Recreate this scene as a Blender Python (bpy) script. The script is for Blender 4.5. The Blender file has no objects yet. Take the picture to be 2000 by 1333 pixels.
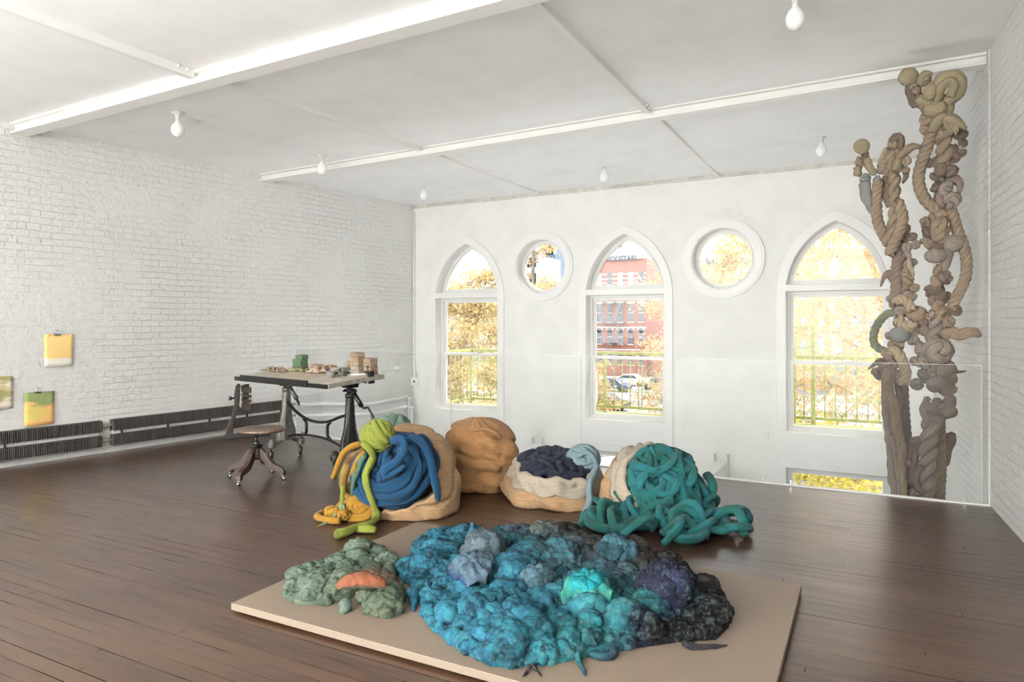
import bpy, math, random
import numpy as np
from mathutils import Vector, Matrix, noise
from mathutils.geometry import tessellate_polygon
random.seed(7); np.random.seed(7)
SC = bpy.context.scene; COL = SC.collection
# ---------------------------------------------------------------- camera
FPX, TH, EYE, VH = 1333.0, math.atan(697/1333.0), 1.5, 632.0
cd = bpy.data.cameras.new('camera'); cam = bpy.data.objects.new('camera', cd); COL.objects.link(cam)
cd.sensor_width = 36; cd.lens = 36*FPX/2000; cd.shift_y = -(666.5-VH)/2000
cam.location = (0, 0, EYE); cam.rotation_euler = (math.pi/2, 0, TH); cd.clip_end = 500
SC.camera = cam
# ---------------------------------------------------------------- world, sun, exposure
w = bpy.data.worlds.new('sky'); SC.world = w; w.use_nodes = True
nt = w.node_tree; bg = nt.nodes['Background']
tc = nt.nodes.new('ShaderNodeTexCoord'); sp = nt.nodes.new('ShaderNodeSeparateXYZ'); cr = nt.nodes.new('ShaderNodeValToRGB')
nt.links.new(tc.outputs['Generated'], sp.inputs[0]); nt.links.new(sp.outputs['Z'], cr.inputs[0]); nt.links.new(cr.outputs[0], bg.inputs[0])
cr.color_ramp.elements[0].color = (1, .985, .96, 1); cr.color_ramp.elements[1].color = (.80, .90, 1, 1)
bg.inputs[1].default_value = 4.0
sd = bpy.data.lights.new('sun', 'SUN'); sd.energy = 6.0; sd.angle = math.radians(.6); sd.color = (1, .93, .8)
so = bpy.data.objects.new('sun', sd); COL.objects.link(so)
so.rotation_euler = Vector((.55, .42, .95)).to_track_quat('Z', 'Y').to_euler()
def area(name, loc, target, sx, sy, power, col=(1, 1, 1)):
    a = bpy.data.lights.new(name, 'AREA'); a.shape = 'RECTANGLE'; a.size = sx; a.size_y = sy; a.energy = power; a.color = col
    o = bpy.data.objects.new(name, a); COL.objects.link(o); o.location = loc
    o.rotation_euler = (Vector(target)-Vector(loc)).to_track_quat('-Z', 'Y').to_euler(); return o
# added fill lamps, unseen behind the camera, bounced off ceiling and rear wall
area('bounce_fill', (-5.2, -3.4, 1.2), (-5.4, -5.6, 2.9), 2.4, 1.6, 3500, (.92, .97, 1))
area('bounce_fill', (-1.2, -3.4, 1.2), (-1.0, -5.6, 2.9), 2.4, 1.6, 3300, (.92, .97, 1))
up_ = area('bounce_fill', (-3.6, -2.0, .12), (-3.6, -1.9, 4), 6.0, 2.0, 500, (.92, .97, 1)); up_.data.spread = math.radians(165)
# another added lamp, hidden in the lower level, brightens the far ceiling from below
lo_ = area('lower_level_fill', (-3.3, 7.9, -2.6), (-3.3, 7.6, 4), 7.4, 1.4, 66, (.95, .98, 1)); lo_.data.spread = math.radians(120)
SC.view_settings.view_transform = 'Standard'; SC.view_settings.look = 'None'
SC.view_settings.exposure = 0.34; SC.view_settings.gamma = 1; SC.view_settings.use_curve_mapping = False
SC.cycles.use_denoising = True; SC.cycles.adaptive_threshold = .02; SC.cycles.max_bounces = 8; SC.cycles.diffuse_bounces = 5
SC.cycles.transparent_max_bounces = 12; SC.cycles.caustics_reflective = False; SC.cycles.caustics_refractive = False
SC.cycles.sample_clamp_indirect = 6

# ---------------------------------------------------------------- picture measuring helpers
_F = np.array([-math.sin(TH), math.cos(TH), 0]); _R = np.array([math.cos(TH), math.sin(TH), 0]); _C = np.array([0, 0, EYE])
def ray(u, v): return _F + _R*(u-1000)/FPX + np.array([0, 0, 1.])*(VH-v)/FPX
def atY(u, v, Y): d = ray(u, v); return _C + d*Y/d[1]
def atZ(u, v, Z=0.): d = ray(u, v); return _C + d*(Z-EYE)/d[2]
def pln(u, v, n, k): d = ray(u, v); n = np.array(n); return _C + d*((k-n@_C)/(n@d))
def lin(c): return tuple(((x/255)/12.92 if x/255 <= .04045 else ((x/255+.055)/1.055)**2.4) for x in c)

# ---------------------------------------------------------------- mesh builder
def catmull(P, step):
    P = [np.array(p, float) for p in P]
    if len(P) == 2: P = [P[0], (P[0]+P[1])/2, P[1]]
    Q = [2*P[0]-P[1]] + P + [2*P[-1]-P[-2]]
    out = []
    for i in range(1, len(Q)-2):
        a, b, c, d = Q[i-1:i+3]
        n = max(1, int(np.linalg.norm(c-b)/step))
        for k in range(n):
            t = k/n
            out.append((i-1+t, .5*((2*b)+(-a+c)*t+(2*a-5*b+4*c-d)*t*t+(-a+3*b-3*c+d)*t**3)))
    out.append((len(P)-1, P[-1]))
    return [o[0] for o in out], [o[1] for o in out]
def frames(pts):
    pts = np.array(pts); T = np.gradient(pts, axis=0); T /= (np.linalg.norm(T, axis=1)[:, None]+1e-9)
    up = np.array([0, 0, 1.]) if abs(T[0][2]) < .9 else np.array([1., 0, 0])
    N = np.cross(T[0], up); N /= np.linalg.norm(N); out = []
    for t in T:
        N = N - t*(N@t); N /= (np.linalg.norm(N)+1e-9); out.append((t, N, np.cross(t, N)))
    return out
_ICO = {}
def ico(sub):
    if sub not in _ICO:
        import bmesh
        bm = bmesh.new(); bmesh.ops.create_icosphere(bm, subdivisions=sub, radius=1)
        _ICO[sub] = (np.array([v.co[:] for v in bm.verts]), [tuple(v.index for v in f.verts) for f in bm.faces]); bm.free()
    return _ICO[sub]
ORG = {}
class MB:
    def __init__(s): s.v = []; s.f = []; s.fib = []; s.col = []; s.n = 0
    def add(s, V, Fc, fib=None, col=None):
        V = np.asarray(V, float); s.v.append(V)
        s.fib.append(np.asarray(fib, float) if fib is not None else V.copy())
        s.col.append(np.tile(np.array([1, 1, 1, 1.]), (len(V), 1)) if col is None else (np.tile(np.array(list(col)+[1.])[:4], (len(V), 1)) if np.ndim(col) == 1 else np.asarray(col)))
        n = s.n; s.f += [tuple(i+n for i in f) for f in Fc]; s.n += len(V); return s
    def box(s, a, b, M=None, col=None):
        (x0, y0, z0), (x1, y1, z1) = a, b
        V = np.array([(x0,y0,z0),(x1,y0,z0),(x1,y1,z0),(x0,y1,z0),(x0,y0,z1),(x1,y0,z1),(x1,y1,z1),(x0,y1,z1)], float)
        if M is not None: V = np.array([(M @ Vector(p))[:] for p in V])
        return s.add(V, [(0,3,2,1),(4,5,6,7),(0,1,5,4),(1,2,6,5),(2,3,7,6),(3,0,4,7)], col=col)
    def hexa(s, V): return s.add(V, [(0,3,2,1),(4,5,6,7),(0,1,5,4),(1,2,6,5),(2,3,7,6),(3,0,4,7)])
    def tube(s, P, r, seg=10, step=None, wob=0., lobes=0, cap=True, flat=None, col=None, ell=None, zmin=None):
        rr = r if hasattr(r, '__len__') else [r]*len(P)
        step = step or max(min(rr)*1.0, .004) if not flat else 1e9
        if flat: ts, pts = list(range(len(P))), [np.array(p, float) for p in P]
        else: ts, pts = catmull(P, step)
        fr = frames(pts); V = []; Fb = []; L = 0; ph = random.uniform(0, 99)
        for i, (t, p) in enumerate(zip(ts, pts)):
            k = min(int(t), len(rr)-2); a = t-k; R = rr[k]*(1-a)+rr[k+1]*a
            if i: L += np.linalg.norm(p-pts[i-1])
            T, N, B = fr[i]
            if wob: R *= 1+wob*noise.noise(Vector((L*9/max(.3, R*20), ph, 0)))*2
            for j in range(seg):
                th = 2*math.pi*j/seg; q = R
                if lobes: q *= 1+.09*math.cos(lobes*th+ph+L*6)+.05*math.cos((lobes+2)*th-ph*2-L*9)+wob*.8*noise.noise(Vector((L*22, math.cos(th)*1.3+ph, math.sin(th)*1.3)))
                e = ell or 1
                vv = p+N*math.cos(th)*q+B*math.sin(th)*q*e
                if zmin is not None and vv[2] < zmin: vv = np.array([vv[0], vv[1], zmin+.0005*math.cos(th)])
                V.append(vv); Fb.append((L+ph, math.cos(th)*R, math.sin(th)*R))
        n = len(pts); Fc = [(i*seg+j, i*seg+(j+1) % seg, (i+1)*seg+(j+1) % seg, (i+1)*seg+j) for i in range(n-1) for j in range(seg)]
        if cap:
            for base, p, sg, rad in ((0, pts[0], -1, rr[0]), ((n-1)*seg, pts[-1], 1, rr[-1])):
                T = fr[0][0] if sg < 0 else fr[-1][0]
                V.append(p+T*sg*rad*(.6 if seg > 6 and not flat else 0)); Fb.append((L, 0, 0)); c = len(V)-1
                for j in range(seg):
                    a, b = base+j, base+(j+1) % seg
                    Fc.append((b, a, c) if sg < 0 else (a, b, c))
        return s.add(V, Fc, Fb, col=col)
    def rope(s, P, R, strands=3, pitch=None, seg=8, col=None, taper=None):
        RR = R if hasattr(R, '__len__') else [R]*len(P); R0 = max(RR)
        pitch = pitch or R0*3.5; ts, pts = catmull(P, pitch/12); fr = frames(pts); ph0 = random.uniform(0, 6)
        for k in range(strands):
            q = []; rad = []; L = 0
            for i, p in enumerate(pts):
                if i: L += np.linalg.norm(p-pts[i-1])
                kk = min(int(ts[i]), len(RR)-2); a = ts[i]-kk; Rl = RR[kk]*(1-a)+RR[kk+1]*a
                th = ph0+2*math.pi*(L/pitch+k/strands); T, N, B = fr[i]
                q.append(p+(N*math.cos(th)+B*math.sin(th))*Rl*.50); rad.append(Rl*.60)
            f2 = frames(q); V = []; Fb = []; n = len(q)
            for i, p in enumerate(q):
                T, N, B = f2[i]
                for j in range(seg):
                    th = 2*math.pi*j/seg; V.append(p+(N*math.cos(th)+B*math.sin(th))*rad[i]); Fb.append((i*.01+k*7, math.cos(th)*rad[i], math.sin(th)*rad[i]))
            s.add(V, [(i*seg+j, i*seg+(j+1) % seg, (i+1)*seg+(j+1) % seg, (i+1)*seg+j) for i in range(n-1) for j in range(seg)] + [tuple(range(seg))[::-1], tuple((n-1)*seg+j for j in range(seg))], Fb, col=col)
        return s
    def ball(s, c, r, sub=3, bump=.0, sc=None, rot=None, col=None, zmin=None):
        V, Fc = ico(sub); V = V.copy(); ph = random.uniform(0, 50); A = Matrix.Rotation(random.uniform(0, 6), 3, Vector((random.random()-.5, random.random()-.5, random.random()+.1)).normalized())
        fb = (V @ np.array(A).T)*r*np.array([.12, 1, 1])+ph
        if bump:
            d = np.array([noise.noise(Vector(v*1.7+ph))*bump*1.4+abs(noise.noise(Vector(v*np.array([.8, 2.6, 2.6])+ph+9)))*bump for v in V]); V *= (1+d)[:, None]
        if sc is not None: V = V*np.array(sc)
        if rot is not None: V = V @ np.array(rot).T
        V = V*r+np.array(c)
        if zmin is not None: V[:, 2] = np.maximum(V[:, 2], zmin)
        return s.add(V, Fc, fb, col=col)
    def knot(s, c, r, n=3, tr=.46, col=None, ell=None):
        c = np.array(c, float)
        s.ball(c, r*.62, 2, .1)
        for k in range(n):
            ax = Vector((random.uniform(-1, 1), random.uniform(-1, 1), random.uniform(-.7, .7))).normalized(); u = ax.orthogonal().normalized(); w_ = ax.cross(u)
            rr = r*random.uniform(.55, .72); off = np.array(ax)*r*random.uniform(-.25, .25)
            a0 = random.uniform(0, 6); arc = random.uniform(3.6, 6.0)
            P = [c+off+(np.array(u)*math.cos(a0+arc*i/8)+np.array(w_)*math.sin(a0+arc*i/8))*rr*(1+.12*math.sin(i)) for i in range(9)]
            s.tube(P, [r*tr*(.8+.2*math.sin(math.pi*i/8)) for i in range(9)], 9, step=r*.3, wob=.08)
        return s
    def winding(s, c, r, n=16, tr=.25, sc=(1, 1, 1), zmin=None, axis=None):
        c = np.array(c, float); S = np.array(sc); s.ball(c, r*.86, 3, .05, sc, zmin=zmin); ax = Vector(axis or (random.uniform(-1, 1), random.uniform(-1, 1), random.uniform(-.5, 1))).normalized()
        for k in range(n):
            if k % 5 == 4: ax = Vector((random.uniform(-1, 1), random.uniform(-1, 1), random.uniform(-1, 1))).normalized()
            u = ax.orthogonal().normalized(); w_ = ax.cross(u); lat = (k % 5-2)*.42+random.uniform(-.1, .1); cr_, sr = math.cos(lat), math.sin(lat); a0 = random.uniform(0, 6)
            m = max(7, int(12*cr_)); arc = random.uniform(4.5, 6.6)
            P = [c+S*r*(np.array(ax)*(sr+.10*math.sin(i*.9+k))+(np.array(u)*math.cos(a0+arc*i/m)+np.array(w_)*math.sin(a0+arc*i/m))*cr_)*(.80+.16*(k/n)) for i in range(m+1)]
            s.tube(P, [r*tr*(.75 if i in (0, m) else 1) for i in range(m+1)], 9, step=r*.18, wob=.10, lobes=3, ell=.8, zmin=zmin)
        return s
    def lathe(s, prof, c=(0, 0, 0), seg=24, axis=(0, 0, 1), cap=True, col=None):
        ax = Vector(axis).normalized(); q = Vector((0, 0, 1)).rotation_difference(ax); V = []; c = Vector(c)
        for (r, z) in prof:
            for j in range(seg):
                th = 2*math.pi*j/seg; V.append((c+q @ Vector((r*math.cos(th), r*math.sin(th), z)))[:])
        n = len(prof); Fc = [(i*seg+j, i*seg+(j+1) % seg, (i+1)*seg+(j+1) % seg, (i+1)*seg+j) for i in range(n-1) for j in range(seg)]
        if cap: Fc += [tuple(range(seg))[::-1], tuple((n-1)*seg+j for j in range(seg))]
        return s.add(V, Fc, col=col)
    def prism(s, outer, holes, y0, y1, fmap=None):
        """polygon in (x,z) with holes, extruded from y0 to y1"""
        loops = [outer]+list(holes); tris = tessellate_polygon([[Vector((p[0], p[1], 0)) for p in l] for l in loops])
        pts = [p for l in loops for p in l]; n = len(pts)
        V = [(p[0], y0, p[1]) for p in pts]+[(p[0], y1, p[1]) for p in pts]
        if fmap: V = [fmap(v) for v in V]
        Fc = [t for t in tris]+[(t[2]+n, t[1]+n, t[0]+n) for t in tris]; k = 0
        for l in loops:
            m = len(l)
            for i in range(m): a, b = k+i, k+(i+1) % m; Fc.append((a, b, b+n, a+n))
            k += m
        return s.add(V, Fc)
    def build(s, name, m, parent=None, smooth=False, bevel=0, loc=None, fix=False, solid=0):
        V = np.concatenate(s.v); col = np.concatenate(s.col); fib = np.concatenate(s.fib)
        if parent is not None: o0 = ORG[parent.name]
        elif loc is not None: o0 = np.array(loc, float)
        else: o0 = np.array([(V[:, 0].min()+V[:, 0].max())/2, (V[:, 1].min()+V[:, 1].max())/2, V[:, 2].min()])
        me = bpy.data.meshes.new(name); me.from_pydata((V-o0).tolist(), [], s.f); me.update()
        if fix:
            import bmesh
            bm = bmesh.new(); bm.from_mesh(me); bmesh.ops.recalc_face_normals(bm, faces=bm.faces); bm.to_mesh(me); bm.free()
        if smooth: me.polygons.foreach_set('use_smooth', [True]*len(me.polygons))
        a = me.attributes.new('fib', 'FLOAT_VECTOR', 'POINT'); a.data.foreach_set('vector', fib.ravel())
        if col.min() < 1: c_ = me.color_attributes.new('dye', 'FLOAT_COLOR', 'POINT'); c_.data.foreach_set('color', col.ravel())
        me.materials.append(m)
        o = bpy.data.objects.new(name, me); COL.objects.link(o)
        if parent is not None: o.parent = parent
        else: o.location = o0
        ORG[o.name] = o0
        if bevel: b = o.modifiers.new('bevel', 'BEVEL'); b.width = bevel; b.segments = 2; b.limit_method = 'ANGLE'
        return o
def root(name, loc, label, cat, group=None):
    o = bpy.data.objects.new(name, None); COL.objects.link(o); o.location = tuple(loc); ORG[o.name] = np.array(loc, float); o.empty_display_size = .1
    return tag(o, label, cat, group)
def tag(o, label, cat, group=None, kind=None):
    o['label'] = label; o['category'] = cat
    if group: o['group'] = group
    if kind: o['kind'] = kind
    return o
def struct(o, label=None):
    o['kind'] = 'structure'
    if label: o['label'] = label
    return o
def sroot(name, loc): 
    o = bpy.data.objects.new(name, None); COL.objects.link(o); o.location = tuple(loc); ORG[o.name] = np.array(loc, float); o['kind'] = 'structure'; return o

# ---------------------------------------------------------------- materials
class NM:
    def __init__(s, name, rough=.6, metal=0., col=(200, 200, 200), spec=.5, sheen=0.):
        s.m = bpy.data.materials.new(name); s.m.use_nodes = True; s.t = s.m.node_tree; s.b = s.t.nodes['Principled BSDF']
        s.b.inputs['Roughness'].default_value = rough; s.b.inputs['Metallic'].default_value = metal
        s.b.inputs['Base Color'].default_value = (*lin(col), 1); s.b.inputs['Specular IOR Level'].default_value = spec
        if sheen: s.b.inputs['Sheen Weight'].default_value = sheen; s.b.inputs['Sheen Roughness'].default_value = .6
    def n(s, t, **k):
        x = s.t.nodes.new('ShaderNode'+t)
        for a, b in k.items():
            if a in x.inputs: x.inputs[a].default_value = b
            else: setattr(x, a, b)
        return x
    def l(s, a, b): s.t.links.new(a, b)
    def vec(s, kind='pos', scale=(1, 1, 1), swz=None):
        if kind == 'pos': o = s.n('NewGeometry').outputs['Position']
        elif kind == 'obj': o = s.n('TexCoord').outputs['Object']
        else: o = s.n('Attribute', attribute_name='fib').outputs['Vector']
        if swz:
            a = s.n('SeparateXYZ'); b = s.n('CombineXYZ'); s.l(o, a.inputs[0])
            for i, c in enumerate(swz):
                if c in 'XYZ': s.l(a.outputs[c], b.inputs[i])
            o = b.outputs[0]
        if tuple(scale) != (1, 1, 1):
            m = s.n('VectorMath', operation='MULTIPLY'); m.inputs[1].default_value = scale; s.l(o, m.inputs[0]); o = m.outputs[0]
        return o
    def noise(s, v, scale=5., detail=4., rough=.55):
        x = s.n('TexNoise'); x.inputs['Scale'].default_value = scale; x.inputs['Detail'].default_value = detail; x.inputs['Roughness'].default_value = rough; s.l(v, x.inputs['Vector']); return x.outputs['Fac']
    def ramp(s, f, stops):
        r = s.n('ValToRGB'); e = r.color_ramp.elements
        while len(e) < len(stops): e.new(.5)
        for el, (p, c) in zip(e, stops): el.position = p; el.color = (*(lin(c) if max(c) > 1.01 else c), 1)
        s.l(f, r.inputs[0]); return r.outputs[0]
    def mix(s, f, a, b, mode='MIX'):
        x = s.n('MixRGB', blend_type=mode)
        for i, q in enumerate((f, a, b)):
            if hasattr(q, 'links') or hasattr(q, 'is_linked'): s.l(q, x.inputs[i])
            else: x.inputs[i].default_value = q if i == 0 else (*lin(q), 1)
        return x.outputs[0]
    def bump(s, h, strength=.5, dist=.01, prev=None):
        b = s.n('Bump'); b.inputs['Strength'].default_value = strength; b.inputs['Distance'].default_value = dist; s.l(h, b.inputs['Height'])
        if prev: s.l(prev, b.inputs['Normal'])
        return b.outputs[0]
    def out(s, col=None, nor=None, rough=None):
        if col is not None: s.l(col, s.b.inputs['Base Color'])
        if nor is not None: s.l(nor, s.b.inputs['Normal'])
        if rough is not None: s.l(rough, s.b.inputs['Roughness'])
        return s.m
def m_plain(name, col, rough=.5, metal=0, var=.06, scale=8, bump=.1, dist=.003):
    m = NM(name, rough, metal, col, .3); v = m.vec('pos'); f = m.noise(v, scale, 5)
    c = m.ramp(f, [(.3, tuple(x*(1-var) for x in col)), (.7, tuple(min(255, x*(1+var)) for x in col))])
    return m.out(c, m.bump(f, bump, dist))
def m_brick(name):
    m = NM(name, .62, 0, (236, 234, 230), .35); v = m.vec('pos', swz='YZX'); n1 = m.noise(v, 5, 6, .6)
    d = m.n('VectorMath', operation='SCALE'); nn = m.n('TexNoise'); nn.inputs['Scale'].default_value = 3.2; nn.inputs['Detail'].default_value = 3; m.l(v, nn.inputs['Vector']); m.l(nn.outputs['Color'], d.inputs[0]); d.inputs['Scale'].default_value = .035
    ad = m.n('VectorMath', operation='ADD'); m.l(v, ad.inputs[0]); m.l(d.outputs[0], ad.inputs[1])
    b = m.n('TexBrick'); m.l(ad.outputs[0], b.inputs['Vector']); b.inputs['Scale'].default_value = 1; b.inputs['Brick Width'].default_value = .215; b.inputs['Row Height'].default_value = .074; b.inputs['Mortar Size'].default_value = .007; b.inputs['Mortar Smooth'].default_value = .8
    big = m.noise(v, 1.1, 4, .6); msk = m.ramp(big, [(.38, (0, 0, 0)), (.58, (1, 1, 1))])
    inv = m.n('Math', operation='SUBTRACT'); inv.inputs[0].default_value = 1; m.l(b.outputs['Fac'], inv.inputs[1])
    hb = m.mix(msk, (60, 60, 60), inv.outputs[0], 'MIX')
    vo = m.n('TexVoronoi', feature='F1'); vo.inputs['Scale'].default_value = 13; m.l(ad.outputs[0], vo.inputs['Vector'])
    lum = m.noise(v, 9, 8, .72); n3 = m.noise(v, 34, 5, .7)
    x1 = m.bump(hb, .8, .014); x2 = m.bump(lum, 1., .045, x1); x3 = m.bump(vo.outputs['Distance'], .35, .016, x2); x4 = m.bump(n3, .6, .010, x3)
    sp = m.noise(m.vec('pos', (1, 1, .35)), 60, 4, .7); sp2 = m.noise(v, 2.3, 3)
    cm = m.n('Math', operation='MULTIPLY'); m.l(m.ramp(sp, [(.585, (0, 0, 0)), (.67, (1, 1, 1))]), cm.inputs[0]); m.l(m.ramp(sp2, [(.45, (0, 0, 0)), (.68, (1, 1, 1))]), cm.inputs[1])
    c = m.mix(cm.outputs[0], (245, 244, 241), (176, 170, 160))
    return m.out(c, x4)
def m_plaster(name, col=(240, 239, 235), b=.25):
    m = NM(name, .6, 0, col, .35); v = m.vec('pos'); f = m.noise(v, 2.2, 7, .62); g = m.noise(v, 40, 4)
    c = m.ramp(f, [(.25, tuple(x*.965 for x in col)), (.6, col)])
    st = m.noise(m.vec('pos', (1, 1, .6)), 3.1, 9, .75); c = m.mix(m.ramp(st, [(.66, (0, 0, 0)), (.78, (.5, .5, .5))]), c, (205, 198, 188)) if False else c
    return m.out(c, m.bump(g, .12, .002, m.bump(f, b, .02)))
def m_paint(name, col=(240, 239, 236), rough=.35):
    m = NM(name, rough, 0, col, .5); v = m.vec('pos'); f = m.noise(v, 14, 6, .65); sp = m.noise(m.vec('pos', (.5, 3, 3)), 18, 5, .7)
    c = m.mix(m.ramp(sp, [(.70, (0, 0, 0)), (.76, (.55, .55, .55))]), col, (190, 184, 172))
    return m.out(c, m.bump(f, .18, .004))
def m_floor(name):
    m = NM(name, .35, 0, (90, 66, 52), .45); m.b.inputs['Coat Weight'].default_value = .25; m.b.inputs['Coat Roughness'].default_value = .24; m.b.inputs['Coat IOR'].default_value = 1.55; v = m.vec('pos')
    dn = m.n('TexNoise'); dn.inputs['Scale'].default_value = .8; m.l(v, dn.inputs['Vector'])
    sx = m.n('SeparateXYZ'); m.l(v, sx.inputs[0]); q = m.n('Math', operation='DIVIDE'); m.l(sx.outputs['Y'], q.inputs[0]); q.inputs[1].default_value = .083; q2 = m.n('Math', operation='FLOOR'); m.l(q.outputs[0], q2.inputs[0]); wn = m.n('TexWhiteNoise', noise_dimensions='1D'); m.l(q2.outputs[0], wn.inputs['W'])
    q3 = m.n('Math', operation='MULTIPLY_ADD'); m.l(wn.outputs['Value'], q3.inputs[0]); q3.inputs[1].default_value = 2.3; m.l(sx.outputs['X'], q3.inputs[2]); cx_ = m.n('CombineXYZ'); m.l(q3.outputs[0], cx_.inputs[0]); m.l(sx.outputs['Y'], cx_.inputs[1])
    b = m.n('TexBrick', offset=0., offset_frequency=2, squash=1.0); m.l(cx_.outputs[0], b.inputs['Vector']); b.inputs['Scale'].default_value = 1; b.inputs['Brick Width'].default_value = 2.3; b.inputs['Row Height'].default_value = .083
    b.inputs['Mortar Size'].default_value = .0022; b.inputs['Mortar Smooth'].default_value = .1; b.inputs['Bias'].default_value = 0
    b.inputs['Color1'].default_value = (0, 0, 0, 1); b.inputs['Color2'].default_value = (1, 1, 1, 1); b.inputs['Mortar'].default_value = (.5, .5, .5, 1)
    g = m.noise(m.vec('pos', (2, 34, 1)), 1.6, 3, .5); g2 = m.noise(m.vec('pos', (.35, 1.2, 1)), 1.5, 5, .6); g3 = m.noise(m.vec('pos', (3, 90, 1)), 3, 4, .6)
    plank = m.ramp(b.outputs['Color'], [(0, (20, 12, 8)), (.5, (34, 22, 15)), (1, (58, 39, 28))])
    c = m.mix(m.ramp(g, [(.36, (0, 0, 0)), (.64, (.8, .8, .8))]), plank, (66, 43, 28))
    c = m.mix(m.ramp(g2, [(.46, (0, 0, 0)), (.62, (.5, .5, .5))]), c, (74, 56, 43))
    sm_ = m.ramp(m.noise(m.vec('pos', (.5, 9, 1)), 2.2, 3, .6), [(.38, (.12, .12, .12)), (.62, (1, 1, 1))]); sf = m.n('Math', operation='MULTIPLY'); m.l(b.outputs['Fac'], sf.inputs[0]); m.l(sm_, sf.inputs[1])
    c = m.mix(sf.outputs[0], c, (8, 5, 4))
    inv = m.n('Math', operation='SUBTRACT'); inv.inputs[0].default_value = 1; m.l(sf.outputs[0], inv.inputs[1])
    for nm_, k_ in (('Coat Weight', .25), ('Specular IOR Level', .42)):
        mm_ = m.n('Math', operation='MULTIPLY'); m.l(inv.outputs[0], mm_.inputs[0]); mm_.inputs[1].default_value = k_; m.l(mm_.outputs[0], m.b.inputs[nm_])
    rf = m.n('MapRange'); m.l(m.noise(m.vec('pos', (1, 6, 1)), 3, 6, .6), rf.inputs[0]); rf.inputs[3].default_value = .26; rf.inputs[4].default_value = .42
    n1 = m.bump(inv.outputs[0], .8, .004); n2 = m.bump(m.noise(m.vec('pos', (.8, 11, 1)), 1.3, 1), .2, .003, n1); n3 = m.bump(g3, .12, .0015, n2)
    return m.out(c, n3, rf.outputs[0])
def dk(c, f): return tuple(x*f**(1/2.2) for x in c)
WF = .42
def m_wool(name, c0, c1, c2=None, streak=1., bumpd=.004):
    c0, c1 = dk(c0, WF), dk(c1, WF); c2 = dk(c2, WF) if c2 else None
    m = NM(name, .95, 0, c0, .1, .04); v = m.vec('fib', (2.5, 80, 80)); f = m.noise(v, 2.6, 6, .65); g = m.noise(m.vec('pos'), 5, 3)
    c = m.ramp(f, [(.3, tuple(x*.8 for x in c0)), (.7, c1)])
    if c2: c = m.mix(m.ramp(g, [(.42, (0, 0, 0)), (.6, (1, 1, 1))]), c, m.ramp(f, [(.25, tuple(x*.8 for x in c2)), (.75, c2)]))
    fz = m.noise(m.vec('pos'), 160, 3)
    return m.out(c, m.bump(fz, .35, .002, m.bump(f, 1., .008)))
def m_felt(name):
    m = NM(name, 1, 0, (80, 120, 130), .05, .0); a = m.n('Attribute', attribute_name='dye').outputs['Color']; v = m.vec('pos')
    f = m.noise(v, 55, 5, .7); g = m.noise(v, 11, 4, .6)
    hs = m.n('HueSaturation'); m.l(a, hs.inputs['Color']); mr = m.n('MapRange'); m.l(g, mr.inputs[0]); mr.inputs[1].default_value = .3; mr.inputs[2].default_value = .7; mr.inputs[3].default_value = .6; mr.inputs[4].default_value = 1.4; m.l(mr.outputs[0], hs.inputs['Value'])
    c = m.mix(m.ramp(f, [(.5, (.0, .0, .0)), (.85, (.12, .12, .12))]), hs.outputs[0], (170, 182, 176))
    return m.out(c, m.bump(m.noise(v, 210, 3), .5, .003, m.bump(f, .7, .010)))
def m_burlap(name, c0=(142, 108, 76), c1=(178, 144, 106), weave=420):
    c0, c1 = dk(c0, .56), dk(c1, .56)
    m = NM(name, .9, 0, c0, .1, .03); v = m.vec('pos')
    w1 = m.n('TexWave', bands_direction='Z'); w1.inputs['Scale'].default_value = weave/6.3; w1.inputs['Distortion'].default_value = .8; m.l(v, w1.inputs['Vector'])
    w2 = m.n('TexWave', bands_direction='X'); w2.inputs['Scale'].default_value = weave/6.3; w2.inputs['Distortion'].default_value = .8; m.l(v, w2.inputs['Vector'])
    mm = m.n('Math', operation='MULTIPLY'); m.l(w1.outputs['Fac'], mm.inputs[0]); m.l(w2.outputs['Fac'], mm.inputs[1])
    h1 = m.noise(m.vec('pos', (2, 2, 60)), 4, 4); h2 = m.noise(m.vec('pos', (60, 60, 2)), 4, 4); g = m.noise(v, 4, 4)
    hh = m.n('Math', operation='ADD'); m.l(h1, hh.inputs[0]); m.l(h2, hh.inputs[1]); dv = m.n('Math', operation='MULTIPLY'); m.l(hh.outputs[0], dv.inputs[0]); dv.inputs[1].default_value = .5
    c = m.ramp(dv.outputs[0], [(.38, tuple(x*.9 for x in c0)), (.62, c1)]); c = m.mix(m.ramp(g, [(.4, (0, 0, 0)), (.7, (.4, .4, .4))]), c, c0)
    return m.out(c, m.bump(mm.outputs[0], .35, .0015, m.bump(g, .3, .01)))
def m_glass(name, tint=(1, 1, 1), ior=1.45, boost=1.):
    m = bpy.data.materials.new(name); m.use_nodes = True; t = m.node_tree; t.nodes.clear()
    o = t.nodes.new('ShaderNodeOutputMaterial'); tr = t.nodes.new('ShaderNodeBsdfTransparent'); gl = t.nodes.new('ShaderNodeBsdfGlossy'); mx = t.nodes.new('ShaderNodeMixShader'); fr = t.nodes.new('ShaderNodeFresnel')
    tr.inputs[0].default_value = (*tint, 1); gl.inputs['Roughness'].default_value = .02; fr.inputs[0].default_value = ior
    mu = t.nodes.new('ShaderNodeMath'); mu.operation = 'MULTIPLY'; mu.inputs[1].default_value = boost
    t.links.new(fr.outputs[0], mu.inputs[0]); t.links.new(mu.outputs[0], mx.inputs[0]); t.links.new(tr.outputs[0], mx.inputs[1]); t.links.new(gl.outputs[0], mx.inputs[2]); t.links.new(mx.outputs[0], o.inputs[0]); return m
M = {}
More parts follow.
